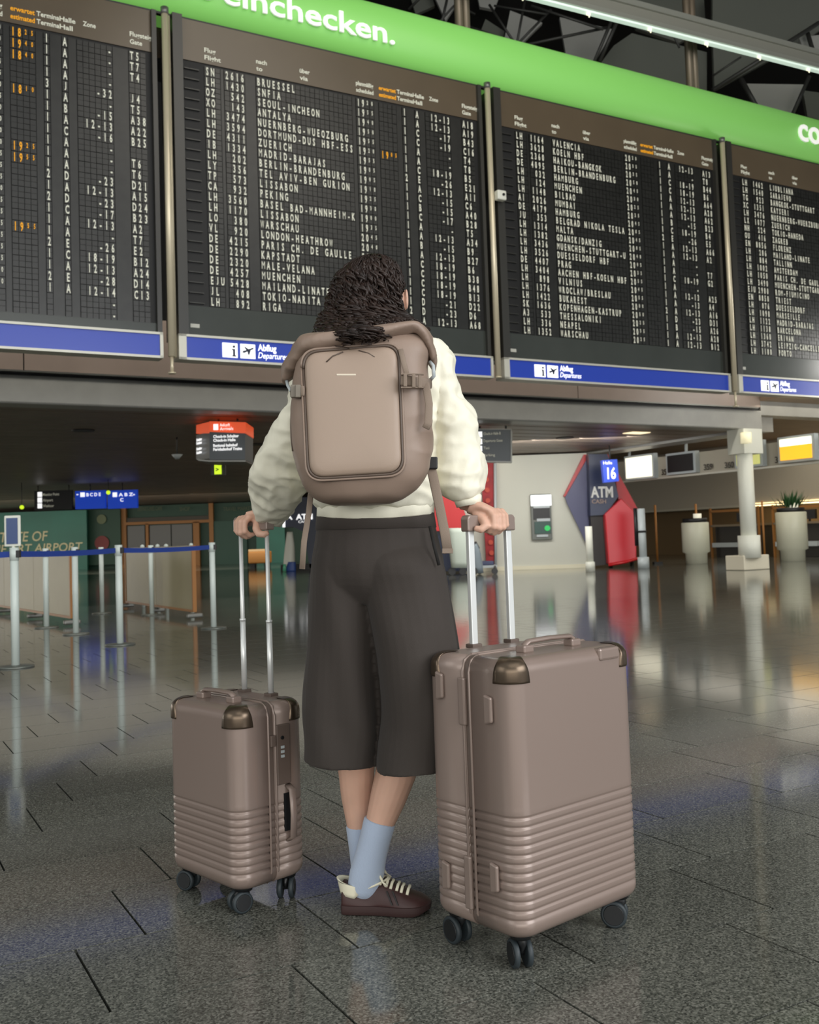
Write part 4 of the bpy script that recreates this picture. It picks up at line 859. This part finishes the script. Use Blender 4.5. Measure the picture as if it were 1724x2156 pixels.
# right hand: palm over the grip, fingers wrap its near side
g0 = LB(-.0675, .125, .992); g1 = LB(.0675, .125, .992); gd = (g1-g0).normalized(); gp = V((gd.y, -gd.x, 0))       # gp: towards the camera
def hand(body, wrist, knuck, gdir, gper, zt, thumb, order, kn=4, fw=.0165):
    """wrist point, centre of the knuckles above the bar, bar direction, near side, bar top"""
    mid = wrist.lerp(knuck, .55)
    body.tube([wrist, wrist.lerp(knuck, .3)+V((0, 0, .006)), mid+V((0, 0, .007)), knuck+V((0, 0, .004))], [(.024, .017), (.033, .016), (.039, .0155), (.038, .013)], 16, flat=gdir)
    for i in range(kn):
        o = (i-1.5)*fw; L = (.9, 1.0, .95, .8)[i]; r = (.0088, .0092, .0088, .0078)[i]
        k0 = knuck+gdir*o; a = k0+gper*.012+V((0, 0, .006)); 
        p1 = knuck+gdir*(o*1.02)+gper*(.030*L)+V((0, 0, -.006)); p2 = knuck+gdir*(o*1.04)+gper*(.031*L)+V((0, 0, -.034*L-.002))
        p3 = knuck+gdir*(o*1.02)+gper*(.012)+V((0, 0, -.047*L-.002)); p4 = knuck+gdir*(o)-gper*(.006)+V((0, 0, -.046*L))
        body.tube([k0-gper*.02, a, p1, p1.lerp(p2, .5)+gper*.001, p2, p3, p4], [r*1.05, r*1.12, r*1.08, r*.95, r*1.0, r*.9, r*.7], 12)
        for q in (a, p1, p2): body.ball(q, r*1.12, 10, 8)
    body.tube(thumb, [.015, .0125, .0115, .0105, .007], 12)
kR = P(1036, 1082, 2.545)
body.tube([P(986, 1066, 2.545), P(1008, 1074, 2.545), kR], [(.024, .018), (.028, .018), (.030, .016)], 16)
hand(body, P(988, 1068, 2.545), kR, gd, gp, 1.017, LP([(1003, 1082, 2.535), (1018, 1096, 2.515), (1022, 1108, 2.505), (1012, 1115, 2.50), (998, 1112, 2.50)]), 1, fw=.0155)
kL = P(522, 1095, 2.875); c2 = SML.location
h0 = LS(-.065, .08, 1.018); h1 = LS(.065, .08, 1.018); hd_ = (h1-h0).normalized(); hp = V((hd_.y, -hd_.x, 0))
if hp.y > 0: hp = -hp
hand(body, P(550, 1095, 2.875), kL, -hd_, hp, 1.04, LP([(543, 1100, 2.86), (540, 1114, 2.84), (545, 1124, 2.835), (556, 1125, 2.83), (566, 1121, 2.83)]), 1, fw=.0155)
# legs: far leg (left in the picture) and the near leg crossing in front of it
body.tube(LP([(735, 1180, 2.62), (732, 1400, 2.66), (752, 1560, 2.70), (750, 1620, 2.715), (752, 1680, 2.72), (756, 1740, 2.72), (760, 1800, 2.72), (768, 1855, 2.725)]), [.075, .065, .052, .0495, .0430, .0325, .0285, .031], 18)
body.tube(LP([(850, 1180, 2.62), (850, 1400, 2.62), (838, 1560, 2.63), (833, 1630, 2.64), (817, 1680, 2.64), (799, 1735, 2.64), (783, 1800, 2.645), (770, 1862, 2.65), (762, 1890, 2.65)]), [.078, .068, .056, .0535, .0475, .0375, .0290, .022, .014], 18)
fh, ft = FL(722, 1916), FL(908, 1918); body.tube([fh.lerp(ft, .20)+ZZ*.034, fh.lerp(ft, .4)+ZZ*.034, fh.lerp(ft, .7)+ZZ*.032, fh.lerp(ft, .9)+ZZ*.026], [(.018, .016), (.024, .018), (.030, .012), (.022, .008)], 14, flat=(0, 1, 0))
fh, ft = FL(742, 1893), FL(862, 1893); body.tube([fh.lerp(ft, .16)+ZZ*.042, fh.lerp(ft, .4)+ZZ*.040, fh.lerp(ft, .7)+ZZ*.032, fh.lerp(ft, .9)+ZZ*.026], [(.024, .022), (.028, .022), (.032, .014), (.022, .008)], 14, flat=(0, 1, 0))
bo = remesh(body, 'body', SKIN, ME, .0033, 3)

# jacket ------------------------------------------------------------------
def crease(p, n):
    a = noise.noise(V((p.x*11, p.y*11, p.z*15))); b_ = 1-abs(noise.noise(V((p.x*16+p.z*11, p.y*14, p.z*24+3))))*2.2
    c_ = 1-abs(noise.noise(V((p.x*30-p.z*9, p.y*26, p.z*18+9))))*2
    return .008*a+.0065*b_+.0026*c_
jk = MB()
pxloft(jk, [(742, 708, 838, 706, Y0, .065), (690, 722, 880, 716, Y0, .085), (640, 748, 925, 728, Y0, .105), (622, 800, 940, 775, Y0, .125), (632, 880, 930, 870, Y0, .13), (644, 960, 922, 955, Y0, .13), (650, 1020, 922, 1020, Y0, .135), (660, 1050, 918, 1050, Y0, .14), (672, 1067, 912, 1067, Y0, .128)], 32, 2.4, 3)
pxloft(jk, [(868, 742, 925, 716, 2.6, .05), (885, 775, 952, 750, 2.6, .066), (893, 805, 960, 800, 2.6, .072), (902, 840, 968, 838, 2.6, .072), (902, 868, 992, 864, 2.6, .078), (902, 905, 1003, 905, 2.6, .082), (905, 950, 1008, 950, 2.6, .082), (912, 990, 1024, 992, 2.59, .085), (922, 1020, 1019, 1022, 2.58, .078), (938, 1042, 1012, 1040, 2.57, .062), (953, 1053, 1010, 1047, 2.56, .045)], 28, 2.2, 3)
pxloft(jk, [(618, 780, 680, 760, 2.6, .06), (612, 830, 668, 830, 2.61, .066), (590, 880, 655, 880, 2.62, .07), (562, 930, 650, 935, 2.64, .075), (537, 975, 650, 980, 2.67, .08), (527, 1012, 645, 1022, 2.71, .08), (529, 1045, 628, 1058, 2.76, .075), (536, 1074, 612, 1080, 2.81, .062), (545, 1095, 598, 1094, 2.845, .045), (556, 1106, 590, 1104, 2.86, .034)], 28, 2.2, 3)
ja = remesh(jk, 'jacket', CREAM, ME, .0055, 3, crease)
mb = MB(); rings = [sring(P(s[0], s[1], Y0), P(s[2], s[3], Y0), s[4], 64, 2.4) for s in ((673, 1064, 911, 1062, .128), (669, 1070, 914, 1067, .129), (668, 1092, 913, 1086, .126), (672, 1094, 910, 1088, .122))]
for ri, r in enumerate(rings):
    cc = sum(r, V((0, 0, 0)))/len(r)
    for j in range(len(r)): r[j] = cc+(r[j]-cc)*(1+.010*math.sin(j*5.0+ri)); r[j].z = r[j].z+.010*abs((r[j].x-cc.x)/.15)**2-.004
mb.loft(rings); mb.build('hem_band', CREAM, ja)
mb = MB(); mb.loft([sring(P(954, 1046, 2.56), P(1012, 1040, 2.56), .036, 28), sring(P(955, 1053, 2.555), P(1014, 1044, 2.555), .038, 28), sring(P(961, 1069, 2.55), P(1013, 1060, 2.55), .035, 28), sring(P(964, 1067, 2.55), P(1010, 1060, 2.55), .031, 28)]); mb.build('cuff', CREAM, ja)
mb = MB(); mb.loft([sring(P(543, 1085, 2.86), P(602, 1088, 2.86), .036, 28), sring(P(541, 1092, 2.865), P(600, 1097, 2.865), .038, 28), sring(P(549, 1106, 2.87), P(590, 1110, 2.87), .033, 28), sring(P(552, 1106, 2.87), P(588, 1108, 2.87), .029, 28)]); mb.build('cuff', CREAM, ja)

# culottes ------------------------------------------------------------------
def fold(p, n):
    q = (p.z-1.0); k = max(0, min(1, (1.0-p.z)/.6))
    return k*(.007*math.sin(p.x*40+p.z*14+noise.noise(V((p.x*4, p.y*4, p.z*2)))*4)*min(1, max(0, (p.z-.40)*8+.25))) + .003*noise.noise(V((p.x*14, p.y*14, p.z*7)))
cu_ = MB()
pxloft(cu_, [(672, 1078, 908, 1074, Y0, .105), (667, 1100, 914, 1096, Y0, .115), (660, 1150, 925, 1145, Y0, .135), (655, 1190, 934, 1185, Y0, .138), (662, 1230, 930, 1225, Y0, .125), (680, 1270, 915, 1265, Y0, .09)], 32, 2.2, 3)
pxloft(cu_, [(690, 1110, 770, 1110, 2.61, .06), (663, 1150, 782, 1150, 2.61, .115), (655, 1195, 790, 1195, 2.62, .13), (650, 1260, 800, 1260, 2.63, .13), (646, 1340, 805, 1340, 2.64, .13), (643, 1420, 806, 1420, 2.65, .13), (641, 1510, 806, 1510, 2.66, .13), (639, 1596, 800, 1604, 2.66, .125)], 32, 2.2, 3)
pxloft(cu_, [(780, 1100, 890, 1100, 2.60, .06), (748, 1150, 918, 1150, 2.59, .115), (750, 1190, 933, 1185, 2.58, .135), (765, 1250, 945, 1240, 2.57, .125), (783, 1330, 957, 1320, 2.565, .13), (793, 1400, 966, 1390, 2.565, .13), (799, 1500, 966, 1490, 2.57, .13), (793, 1600, 962, 1560, 2.58, .13), (791, 1618, 958, 1606, 2.58, .128)], 32, 2.2, 3)
cl_ = remesh(cu_, 'culottes', DKB, ME, .0042, 1, fold)
mb = MB(); mb.loft([sring(P(670, 1080, Y0), P(910, 1076, Y0), .119, 40, 2.2), sring(P(666, 1084, Y0), P(914, 1080, Y0), .122, 40, 2.2), sring(P(664, 1116, Y0), P(919, 1110, Y0), .128, 40, 2.2), sring(P(668, 1118, Y0), P(915, 1112, Y0), .122, 40, 2.2)]); mb.build('waistband', DKB, cl_)
MB().tube([P(905, 1108, 2.50), P(914, 1150, 2.485), P(924, 1190, 2.48)], [(.004, .002)]*3, 8).build('pocket_welt', mat('pocket_dark', (.01, .009, .008), .8), cl_)

# socks, shoes ------------------------------------------------------------------
def sock(pts, rad):
    mb = MB(); mb.tube(LP(pts), rad, 24, flat=(1, 0, 0)); return mb.build('sock', SOCK, ME)
sock([(800, 1727, 2.64), (799, 1731, 2.64), (790, 1765, 2.642), (781, 1800, 2.645), (772, 1840, 2.65), (768, 1870, 2.652), (772, 1890, 2.655)], [(.0395, .040), (.042, .041), (.0405, .039), (.0410, .035), (.0450, .034), (.046, .031), (.036, .026)])
sock([(756, 1736, 2.722), (756, 1741, 2.722), (759, 1780, 2.722), (764, 1830, 2.72), (768, 1868, 2.718)], [.0325, .0355, .0320, .031, .034])
def shoe(heel, toe, label, hf=1, bow=True):
    """sneaker between floor points; built from cross sections along its length"""
    heel, toe = V(heel), V(toe); d = (toe-heel); L = d.length; d.normalize(); s = V((-d.y, d.x, 0))
    T = bpy.data.objects.new('sneaker', None); COL.objects.link(T); T.parent = ME; ORG[T] = ORG[ME]
    T['label'] = label
    pr = [(0, .020, .066), (.02, .033, .078), (.10, .037, .071), (.22, .038, .060), (.32, .038, .058), (.42, .039, .078), (.52, .042, .076), (.64, .047, .064), (.76, .049, .052), (.88, .043, .043), (.96, .028, .034), (1.0, .010, .026)]
    pr = [(t, w, .014+(h-.014)*hf) for t, w, h in densify(pr, 3)]; mb = MB(); rings = []
    for t, w, h in pr:
        ring = []
        for j in range(20):
            a = PI*j/19; ring.append(heel+d*(L*t)+s*(w*math.copysign(abs(math.cos(a))**.75, math.cos(a)))*(1-.12*math.sin(a))+ZZ*(.014+(h-.014)*abs(math.sin(a))**.8))
        rings.append(ring)
    mb.loft(rings, smooth=True); up = mb.build('upper', SHOE, T); 
    mb = MB(); rings = []
    for t, w, h in pr:
        k = w+.004; z0 = .004*max(0, (t-.8)/.2)**2*4; c_ = heel+d*(L*t); e = .0 if 0 < t < 1 else 0
        rings.append([c_+s*k+ZZ*(z0+.002), c_+s*(k+.002)+ZZ*.012, c_+s*k+ZZ*.024, c_-s*k+ZZ*.024, c_-s*(k+.002)+ZZ*.012, c_-s*k+ZZ*(z0+.002)])
    mb.loft(rings); mb.build('sole', SOLE, T, bevel=.002)
    if not bow: return T
    # cream heel tab
    mb = MB(); rings = []
    for z, o, wd in ((.048, -.001, 1.05), (.056, -.003, 1.25), (.066, -.005, 1.3), (.076, -.007, 1.25), (.082, -.008, .9), (.086, -.010, .55)):
        ring = []
        for j in range(13):
            a = -PI*.5*wd+PI*wd*j/12; ring.append(heel+d*(.036-.040*math.cos(a)+o)+s*(.0375*math.sin(a))+ZZ*(z-.006*(abs(j-6)/6)**2))
        for j in reversed(range(13)):
            a = -PI*.5*wd+PI*wd*j/12; ring.append(heel+d*(.036-.035*math.cos(a)+o)+s*(.0325*math.sin(a))+ZZ*(z-.006*(abs(j-6)/6)**2))
        rings.append(ring)
    mb.loft(rings); mb.build('heel_tab', SHW, T)
    # collar piping
    pts = []
    for j in range(25):
        a = PI*(-.95)+2*PI*.95*j/24; x = .205*L/.23+.0-.0; u = .072+.050*math.cos(a); z = .064+.016*max(0, math.cos(a)) if math.cos(a) > 0 else .060+.006*abs(math.cos(a))
        pts.append(heel+d*u+s*(.034*math.sin(a))+ZZ*(z+.004))
    MB().tube(pts, .003, 8).build('collar_piping', SHW, T)
    # tongue and laces
    MB().prism([heel+d*.098+s*.018+ZZ*.080, heel+d*.098-s*.018+ZZ*.080, heel+d*.102-s*.016+ZZ*.104, heel+d*.102+s*.016+ZZ*.104], d*.006+ZZ*.001).build('tongue', SHOE, T, bevel=.003)
    lc_ = MB()
    for i in range(6):
        u = .104+.0135*i+.002*(i % 2); z = .084-.0050*i
        lc_.tube([heel+d*u-s*(.026)+ZZ*(z-.010), heel+d*(u+.003)-s*.012+ZZ*(z+.002), heel+d*(u+.005)+ZZ*(z+.003), heel+d*(u+.003)+s*.012+ZZ*(z+.002), heel+d*u+s*.026+ZZ*(z-.010)], [(.0042, .0022)]*5, 8)
    for sg in (-1, 1):
        for ph in (0, .6): lc_.tube([heel+d*.106+ZZ*.088, heel+d*(.100-.008*ph)+s*sg*.016+ZZ*(.100+.006*ph), heel+d*(.108+.01*ph)+s*sg*(.030+.006*ph)+ZZ*(.094-.02*ph), heel+d*(.118+.012*ph)+s*sg*(.032+.004*ph)+ZZ*(.074)], .0026, 8)
    lc_.tube([heel+d*.104+ZZ*.088-s*.01, heel+d*.094-s*.012+ZZ*.112, heel+d*.090-s*.004+ZZ*.118], .0042, 8)
    lc_.build('laces', SHW, T)
    st = MB()
    for u in (.135, .150): st.prism([heel+d*u-s*.0445+ZZ*.030, heel+d*(u+.004)-s*.0450+ZZ*.030, heel+d*(u-.010)-s*.036+ZZ*.062, heel+d*(u-.014)-s*.035+ZZ*.062], -s*.003)
    st.build('side_stripe', mat('stripe_dark', (.01, .007, .007), .5) if 'stripe_dark' not in bpy.data.materials else bpy.data.materials['stripe_dark'], T)
    return T
shoe(FL(722, 1916), FL(908, 1918), 'near maroon sneaker with a cream heel tab and cream laces')
shoe(FL(742, 1893), FL(862, 1893), 'far maroon sneaker mostly hidden behind the near one', .8, False)

# hair ------------------------------------------------------------------
HS = [(768, 546, 802, 545, 2.60, .04), (742, 556, 828, 553, 2.60, .075), (716, 580, 842, 574, 2.60, .098), (702, 610, 848, 604, 2.595, .108), (694, 645, 846, 640, 2.585, .108), (682, 672, 858, 668, 2.56, .112), (674, 692, 886, 688, 2.54, .125), (670, 708, 886, 698, 2.495, .14), (678, 722, 852, 712, 2.45, .15), (688, 729, 848, 717, 2.42, .15), (706, 735, 826, 724, 2.40, .138)]
HD = densify(HS, 4)
hb = MB(); hb.loft([sring(P(s[0]+6, s[1]+4, s[4]), P(s[2]-6, s[3]+4, s[4]), s[5]-.010, 28, 2.1) for s in HD])
def curl(p, n): return .016*noise.noise(p*22)+.010*noise.noise(p*48)
ho = remesh(hb, 'hair', HAIR, ME, .0055, 2, curl)
cb = MB(); rr = random.Random(11)
def hsurf(t, a):
    t = max(0, min(.999, t))*(len(HD)-1); i = int(t); f_ = t-i; A_, B_ = HD[i], HD[i+1]; s = [x+(y-x)*f_ for x, y in zip(A_, B_)]
    l, r = P(s[0], s[1], s[4]), P(s[2], s[3], s[4]); c_ = (l+r)/2; return c_+(r-l)/2*math.cos(a)+V((0, -1, 0))*s[5]*math.sin(a)
for k in range(850):
    t0 = rr.uniform(.02, .86); a0 = rr.uniform(-.35, PI+.35); ln = rr.uniform(.14, .38); rad = rr.uniform(.008, .020)*(0.15+.95*min(1, t0*1.6)); tw = rr.uniform(1.3, 3.0); ph = rr.uniform(0, 6.28); dr = rr.uniform(-.25, .25)
    if a0 < .30 and .28 < t0+ln*.5 < .66: continue            # keep the ear side open
    tb = rr.uniform(.0014, .0030); pts = []
    for j in range(16):
        q = j/15; t = t0+ln*q; a = a0+dr*q
        if a < .28 and .33 < t < .62: a = .30
        p = hsurf(t, a); c_ = (hsurf(t, 0)+hsurf(t, PI))/2; o = (p-c_).normalized(); tn = V((-o.y, o.x, 0))
        over = max(0, t-1)*0.12
        g = rad*(.3+.7*q); p = p+o*(g*math.cos(ph+tw*2*PI*q)+.001)+tn*(g*math.sin(ph+tw*2*PI*q))-ZZ*over
        pts.append(p)
    cb.tube(pts, [tb*(1-.5*(j/15)**2) for j in range(16)], 5)
for k in range(300):
    t0 = rr.uniform(.12, .80); a0 = rr.uniform(-.3, PI+.3); ln = rr.uniform(.12, .30); rad = rr.uniform(.007, .018)*(.40+.7*min(1, t0*1.5)); tw = rr.uniform(1.4, 3.4)*ln/.2; ph = rr.uniform(0, 6.28)
    dr = rr.uniform(-.7, .7)
    if a0+min(0, dr) < .45 and .15 < t0+ln*.6 < .68: continue
    if t0+ln > 1.0: ln = 1.0-t0
    tb = rr.uniform(.0030, .0048); pts = []
    for j in range(20):
        q = j/19; t = t0+ln*q; p = hsurf(t, a0+dr*q); c_ = (hsurf(t, 0)+hsurf(t, PI))/2; o = (p-c_).normalized(); tn = V((-o.y, o.x, 0)); g = rad*min(1, .3+1.5*q)
        pts.append(p+o*(g*math.cos(ph+tw*2*PI*q)+.003)+tn*(g*math.sin(ph+tw*2*PI*q)))
    cb.tube(pts, [tb*(.7+.3*math.sin(PI*j/19)) for j in range(20)], 6)
cb.build('curls', HAIR, ho)['kind'] = 'stuff'
for s in (-1, 1):
    q = hc+V((s*.030, .086, .010)); MB().ball(q, .0115, 12, 10).build('eye', mat('eye_white', (.85, .85, .82), .2) if 'eye_white' not in bpy.data.materials else bpy.data.materials['eye_white'], ME)
MB().tube([P(828, 694, 2.50), P(838, 683, 2.50), P(850, 686, 2.51), P(862, 690, 2.52)], .0022, 6).build('necklace', CHROME, ME)

# ------------------------------------------------------------------ backpack
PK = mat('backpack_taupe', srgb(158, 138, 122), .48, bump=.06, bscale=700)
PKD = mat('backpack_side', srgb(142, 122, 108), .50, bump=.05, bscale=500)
PIP = mat('backpack_piping', srgb(92, 78, 68), .5)
WEB = mat('webbing_taupe', srgb(136, 120, 106), .8, bump=.15, bscale=500)
BP = thing('backpack', 'taupe rolltop backpack worn on the traveller\'s back', 'backpack', P(770, 1050, 2.40))
YB = 2.385
def pkdisp(p, n):
    k = 1-min(1, max(0, (.995-p.z)*8)) if p.z < .995 else 1
    side = min(1, max(0, abs(p.x-P(745, 880, YB).x)-.10)*12)
    low = min(1, max(0, 1.09-p.z)*10)
    return (.0035*noise.noise(p*13)+.004*(1-2.4*abs(noise.noise(V((p.x*9, p.y*9, p.z*20)))))*max(side, low))
bb = MB()
pxloft(bb, [(640, 722, 885, 705, YB, .065), (632, 745, 898, 728, YB, .088), (622, 790, 903, 775, YB, .10), (615, 850, 905, 840, YB, .105), (614, 910, 908, 900, YB, .108), (620, 960, 908, 950, YB, .11), (632, 1005, 900, 995, YB, .11), (644, 1030, 884, 1022, YB, .102), (668, 1052, 855, 1046, YB, .085), (700, 1062, 820, 1060, YB, .055)], 40, 3.2, 3)
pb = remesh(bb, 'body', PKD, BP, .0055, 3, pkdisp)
# front panel, slightly proud of the body
def yfront(y):
    return YB-(.0905+(y-744)/262*.0195)
    for s0, s1 in zip([(722, .065), (745, .088), (790, .10), (850, .105), (910, .108), (960, .11), (1005, .11), (1060, .09)][:-1], [(745, .088), (790, .10), (850, .105), (910, .108), (960, .11), (1005, .11), (1060, .09)]):
        if y <= s1[0]: f_ = max(0, (y-s0[0])/(s1[0]-s0[0])); return YB-(s0[1]+(s1[1]-s0[1])*f_)
    return YB-.09
cor = [(640, 744), (836, 728), (846, 994), (652, 1006)]
def rpath(cor, r, n=8):
    out = []
    m = len(cor)
    for i in range(m):
        c_ = V((*cor[i], 0)); a = (V((*cor[i-1], 0))-c_).normalized(); b_ = (V((*cor[(i+1) % m], 0))-c_).normalized()
        for q in range(n+1):
            t = q/n; p = (c_+a*r)*(1-t)**2+c_*2*t*(1-t)+(c_+b_*r)*t*t; out.append((p.x, p.y))
    return out
def shrink(pp, k):
    cx_ = sum(p[0] for p in pp)/len(pp); cy_ = sum(p[1] for p in pp)/len(pp); return [(cx_+(x-cx_)*(1-k/98), cy_+(y-cy_)*(1-k/132)) for x, y in pp]
rp = rpath(cor, 34)
mb = MB(); rings = []
for k, dy in ((0, .012), (0, -.004), (1.5, -.009), (5, -.0125), (14, -.0155), (30, -.018), (50, -.0195), (70, -.0205), (90, -.021), (96, -.021)):
    rings.append([P(x, y, yfront(y)+dy) for x, y in shrink(rp, k)])
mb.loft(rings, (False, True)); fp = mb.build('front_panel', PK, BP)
MB().tube([P(x, y, yfront(y)-.0045) for x, y in shrink(rp, -2.5)]+[P(*shrink(rp, -2.5)[0], yfront(745)-.0045)], .0030, 8).build('zip_piping', PIP, BP)
MB().tube([P(x, y, yfront(y)-.002) for x, y in shrink(rp, -7)]+[P(*shrink(rp, -7)[0], yfront(745)-.002)], .0032, 8).build('outer_seam', PKD, BP)
MB().tube([P(687, 762, yfront(760)-.017), P(700, 750, yfront(750)-.015), P(722, 741, yfront(745)-.013)], [(.0026, .0016)]*3, 8).build('zip_puller', PIP, BP)
MB().tube([P(789, 752, yfront(752)-.015), P(776, 744, yfront(745)-.013), P(755, 738, yfront(740)-.012)], [(.0026, .0016)]*3, 8).build('zip_puller', PIP, BP)
MB().tube([P(687, 761, yfront(752)-.010), P(720, 742, yfront(742)-.006), P(760, 738, yfront(738)-.006), P(790, 752, yfront(752)-.012)], .0022, 6).build('zip', PIP, BP)
MB().box((P(729, 789, yfront(789)-.019)), (.044, .003, .0036), (cr-cf*0).normalized(), V((0, 1, 0))).build('metal_plate', mat('logo_metal', srgb(200, 190, 172), .4, metal=.3), BP)
# roll-top flap across the top
def flapd(p, n): return .0035*noise.noise(V((p.x*10, p.y*16, p.z*22)))+.004*(1-2.2*abs(noise.noise(V((p.x*5, p.y*24, p.z*30)))))
fl_ = MB()
for pth in ([(598, 776, 812, 2.42, .030), (608, 752, 800, 2.41, .05), (624, 728, 785, 2.40, .072), (645, 712, 764, 2.39, .092), (690, 710, 752, 2.385, .102), (740, 706, 744, 2.385, .106), (800, 700, 730, 2.385, .106), (850, 692, 718, 2.39, .103), (878, 690, 716, 2.395, .095), (900, 706, 748, 2.40, .08), (912, 730, 776, 2.41, .058), (916, 745, 782, 2.42, .035)],):
    rings = []
    for s in densify([tuple(map(float, q)) for q in pth], 3):
        a, b_ = P(s[0], s[1], s[3]), P(s[0], s[2], s[3]); c_ = (a+b_)/2; ring = []
        for j in range(24):
            t = 2*PI*j/24; ring.append(c_+(a-b_)/2*math.copysign(abs(math.cos(t))**.75, math.cos(t))+V((0, 1, 0))*s[4]*math.copysign(abs(math.sin(t))**.75, math.sin(t)))
        rings.append(ring)
    fl_.loft(rings)
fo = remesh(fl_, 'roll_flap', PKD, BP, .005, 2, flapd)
# side straps and buckles
def strap(pts, w=.0115, th=.0018, name='strap', m=WEB, par=BP, flat=(0, 0, 1)):
    return MB().tube(LP(pts), [(w, th)]*len(pts), 12, flat=flat).build(name, m, par)
strap([(844, 800, 2.262), (870, 803, 2.268), (896, 806, 2.30), (908, 808, 2.36)], name='side_strap')
for x in (853, 871, 884): MB().box(P(x, 801+(x-853)*.1, 2.258), (.0085, .012, .030), cr, V((0, 1, 0)), cu).build('buckle', WEB, BP, bevel=.002)
MB().box(P(868, 788, 2.26), (.052, .009, .003), cr, V((0, 1, 0)), cu).box(P(868, 816, 2.26), (.052, .009, .003), cr, V((0, 1, 0)), cu).build('buckle_frame', WEB, BP)
strap([(612, 826, 2.33), (625, 824, 2.30), (640, 823, 2.278)], name='side_strap')
for x in (618, 628): MB().box(P(x, 824, 2.30-(x-618)*.001), (.013, .014, .030), cr, V((0, 1, 0)), cu).build('buckle', mat('buckle_grey', srgb(120, 112, 100), .45) if 'buckle_grey' not in bpy.data.materials else bpy.data.materials['buckle_grey'], BP, bevel=.002)
strap([(896, 806, 2.30), (903, 850, 2.29), (902, 890, 2.285), (896, 902, 2.283)], .009, name='strap_tail', flat=(1, 0, 0))
strap([(843, 735, 2.285), (850, 765, 2.275), (857, 790, 2.262)], .006, name='corner_webbing', flat=(1, 0, 0))
strap([(601, 792, 2.40), (606, 812, 2.38), (613, 824, 2.36)], .004, .003, name='cord', m=GLINT, flat=(1, 0, 0))
MB().tube([P(905, 762, 2.36), P(912, 770, 2.35), P(913, 792, 2.35), P(906, 800, 2.36)], .0045, 8).build('strap_ring', GLINT, BP)
# shoulder straps over both shoulders and the loose lower webbing
strap([(680, 742, 2.46), (668, 716, 2.54), (664, 722, 2.64), (655, 790, 2.745)], .026, .006, name='shoulder_strap', m=PKD, flat=(1, 0, 0))
strap([(880, 735, 2.46), (890, 708, 2.54), (892, 712, 2.64), (895, 790, 2.745)], .026, .006, name='shoulder_strap', m=PKD, flat=(1, 0, 0))
strap([(902, 965, 2.44), (912, 1005, 2.43), (924, 1060, 2.42), (936, 1120, 2.42), (943, 1165, 2.42)], .0118, .0016, name='loose_webbing', flat=(1, 0, 0))
MB().box(P(942, 1160, 2.416), (.026, .006, .012), cr, V((0, 1, 0)), cu).build('webbing_end', WEB, BP, bevel=.001)
MB().box(P(910, 975, 2.43), (.026, .012, .03), cr, V((0, 1, 0)), cu).build('lower_buckle', BLACK, BP, bevel=.003)
strap([(654, 1040, 2.43), (650, 1080, 2.42), (640, 1140, 2.42), (636, 1198, 2.42)], .0072, .0016, name='loose_webbing', flat=(1, 0, 0))
strap([(616, 870, 2.33), (614, 900, 2.33), (617, 950, 2.33)], .003, .002, name='side_cord', m=PIP, flat=(1, 0, 0))
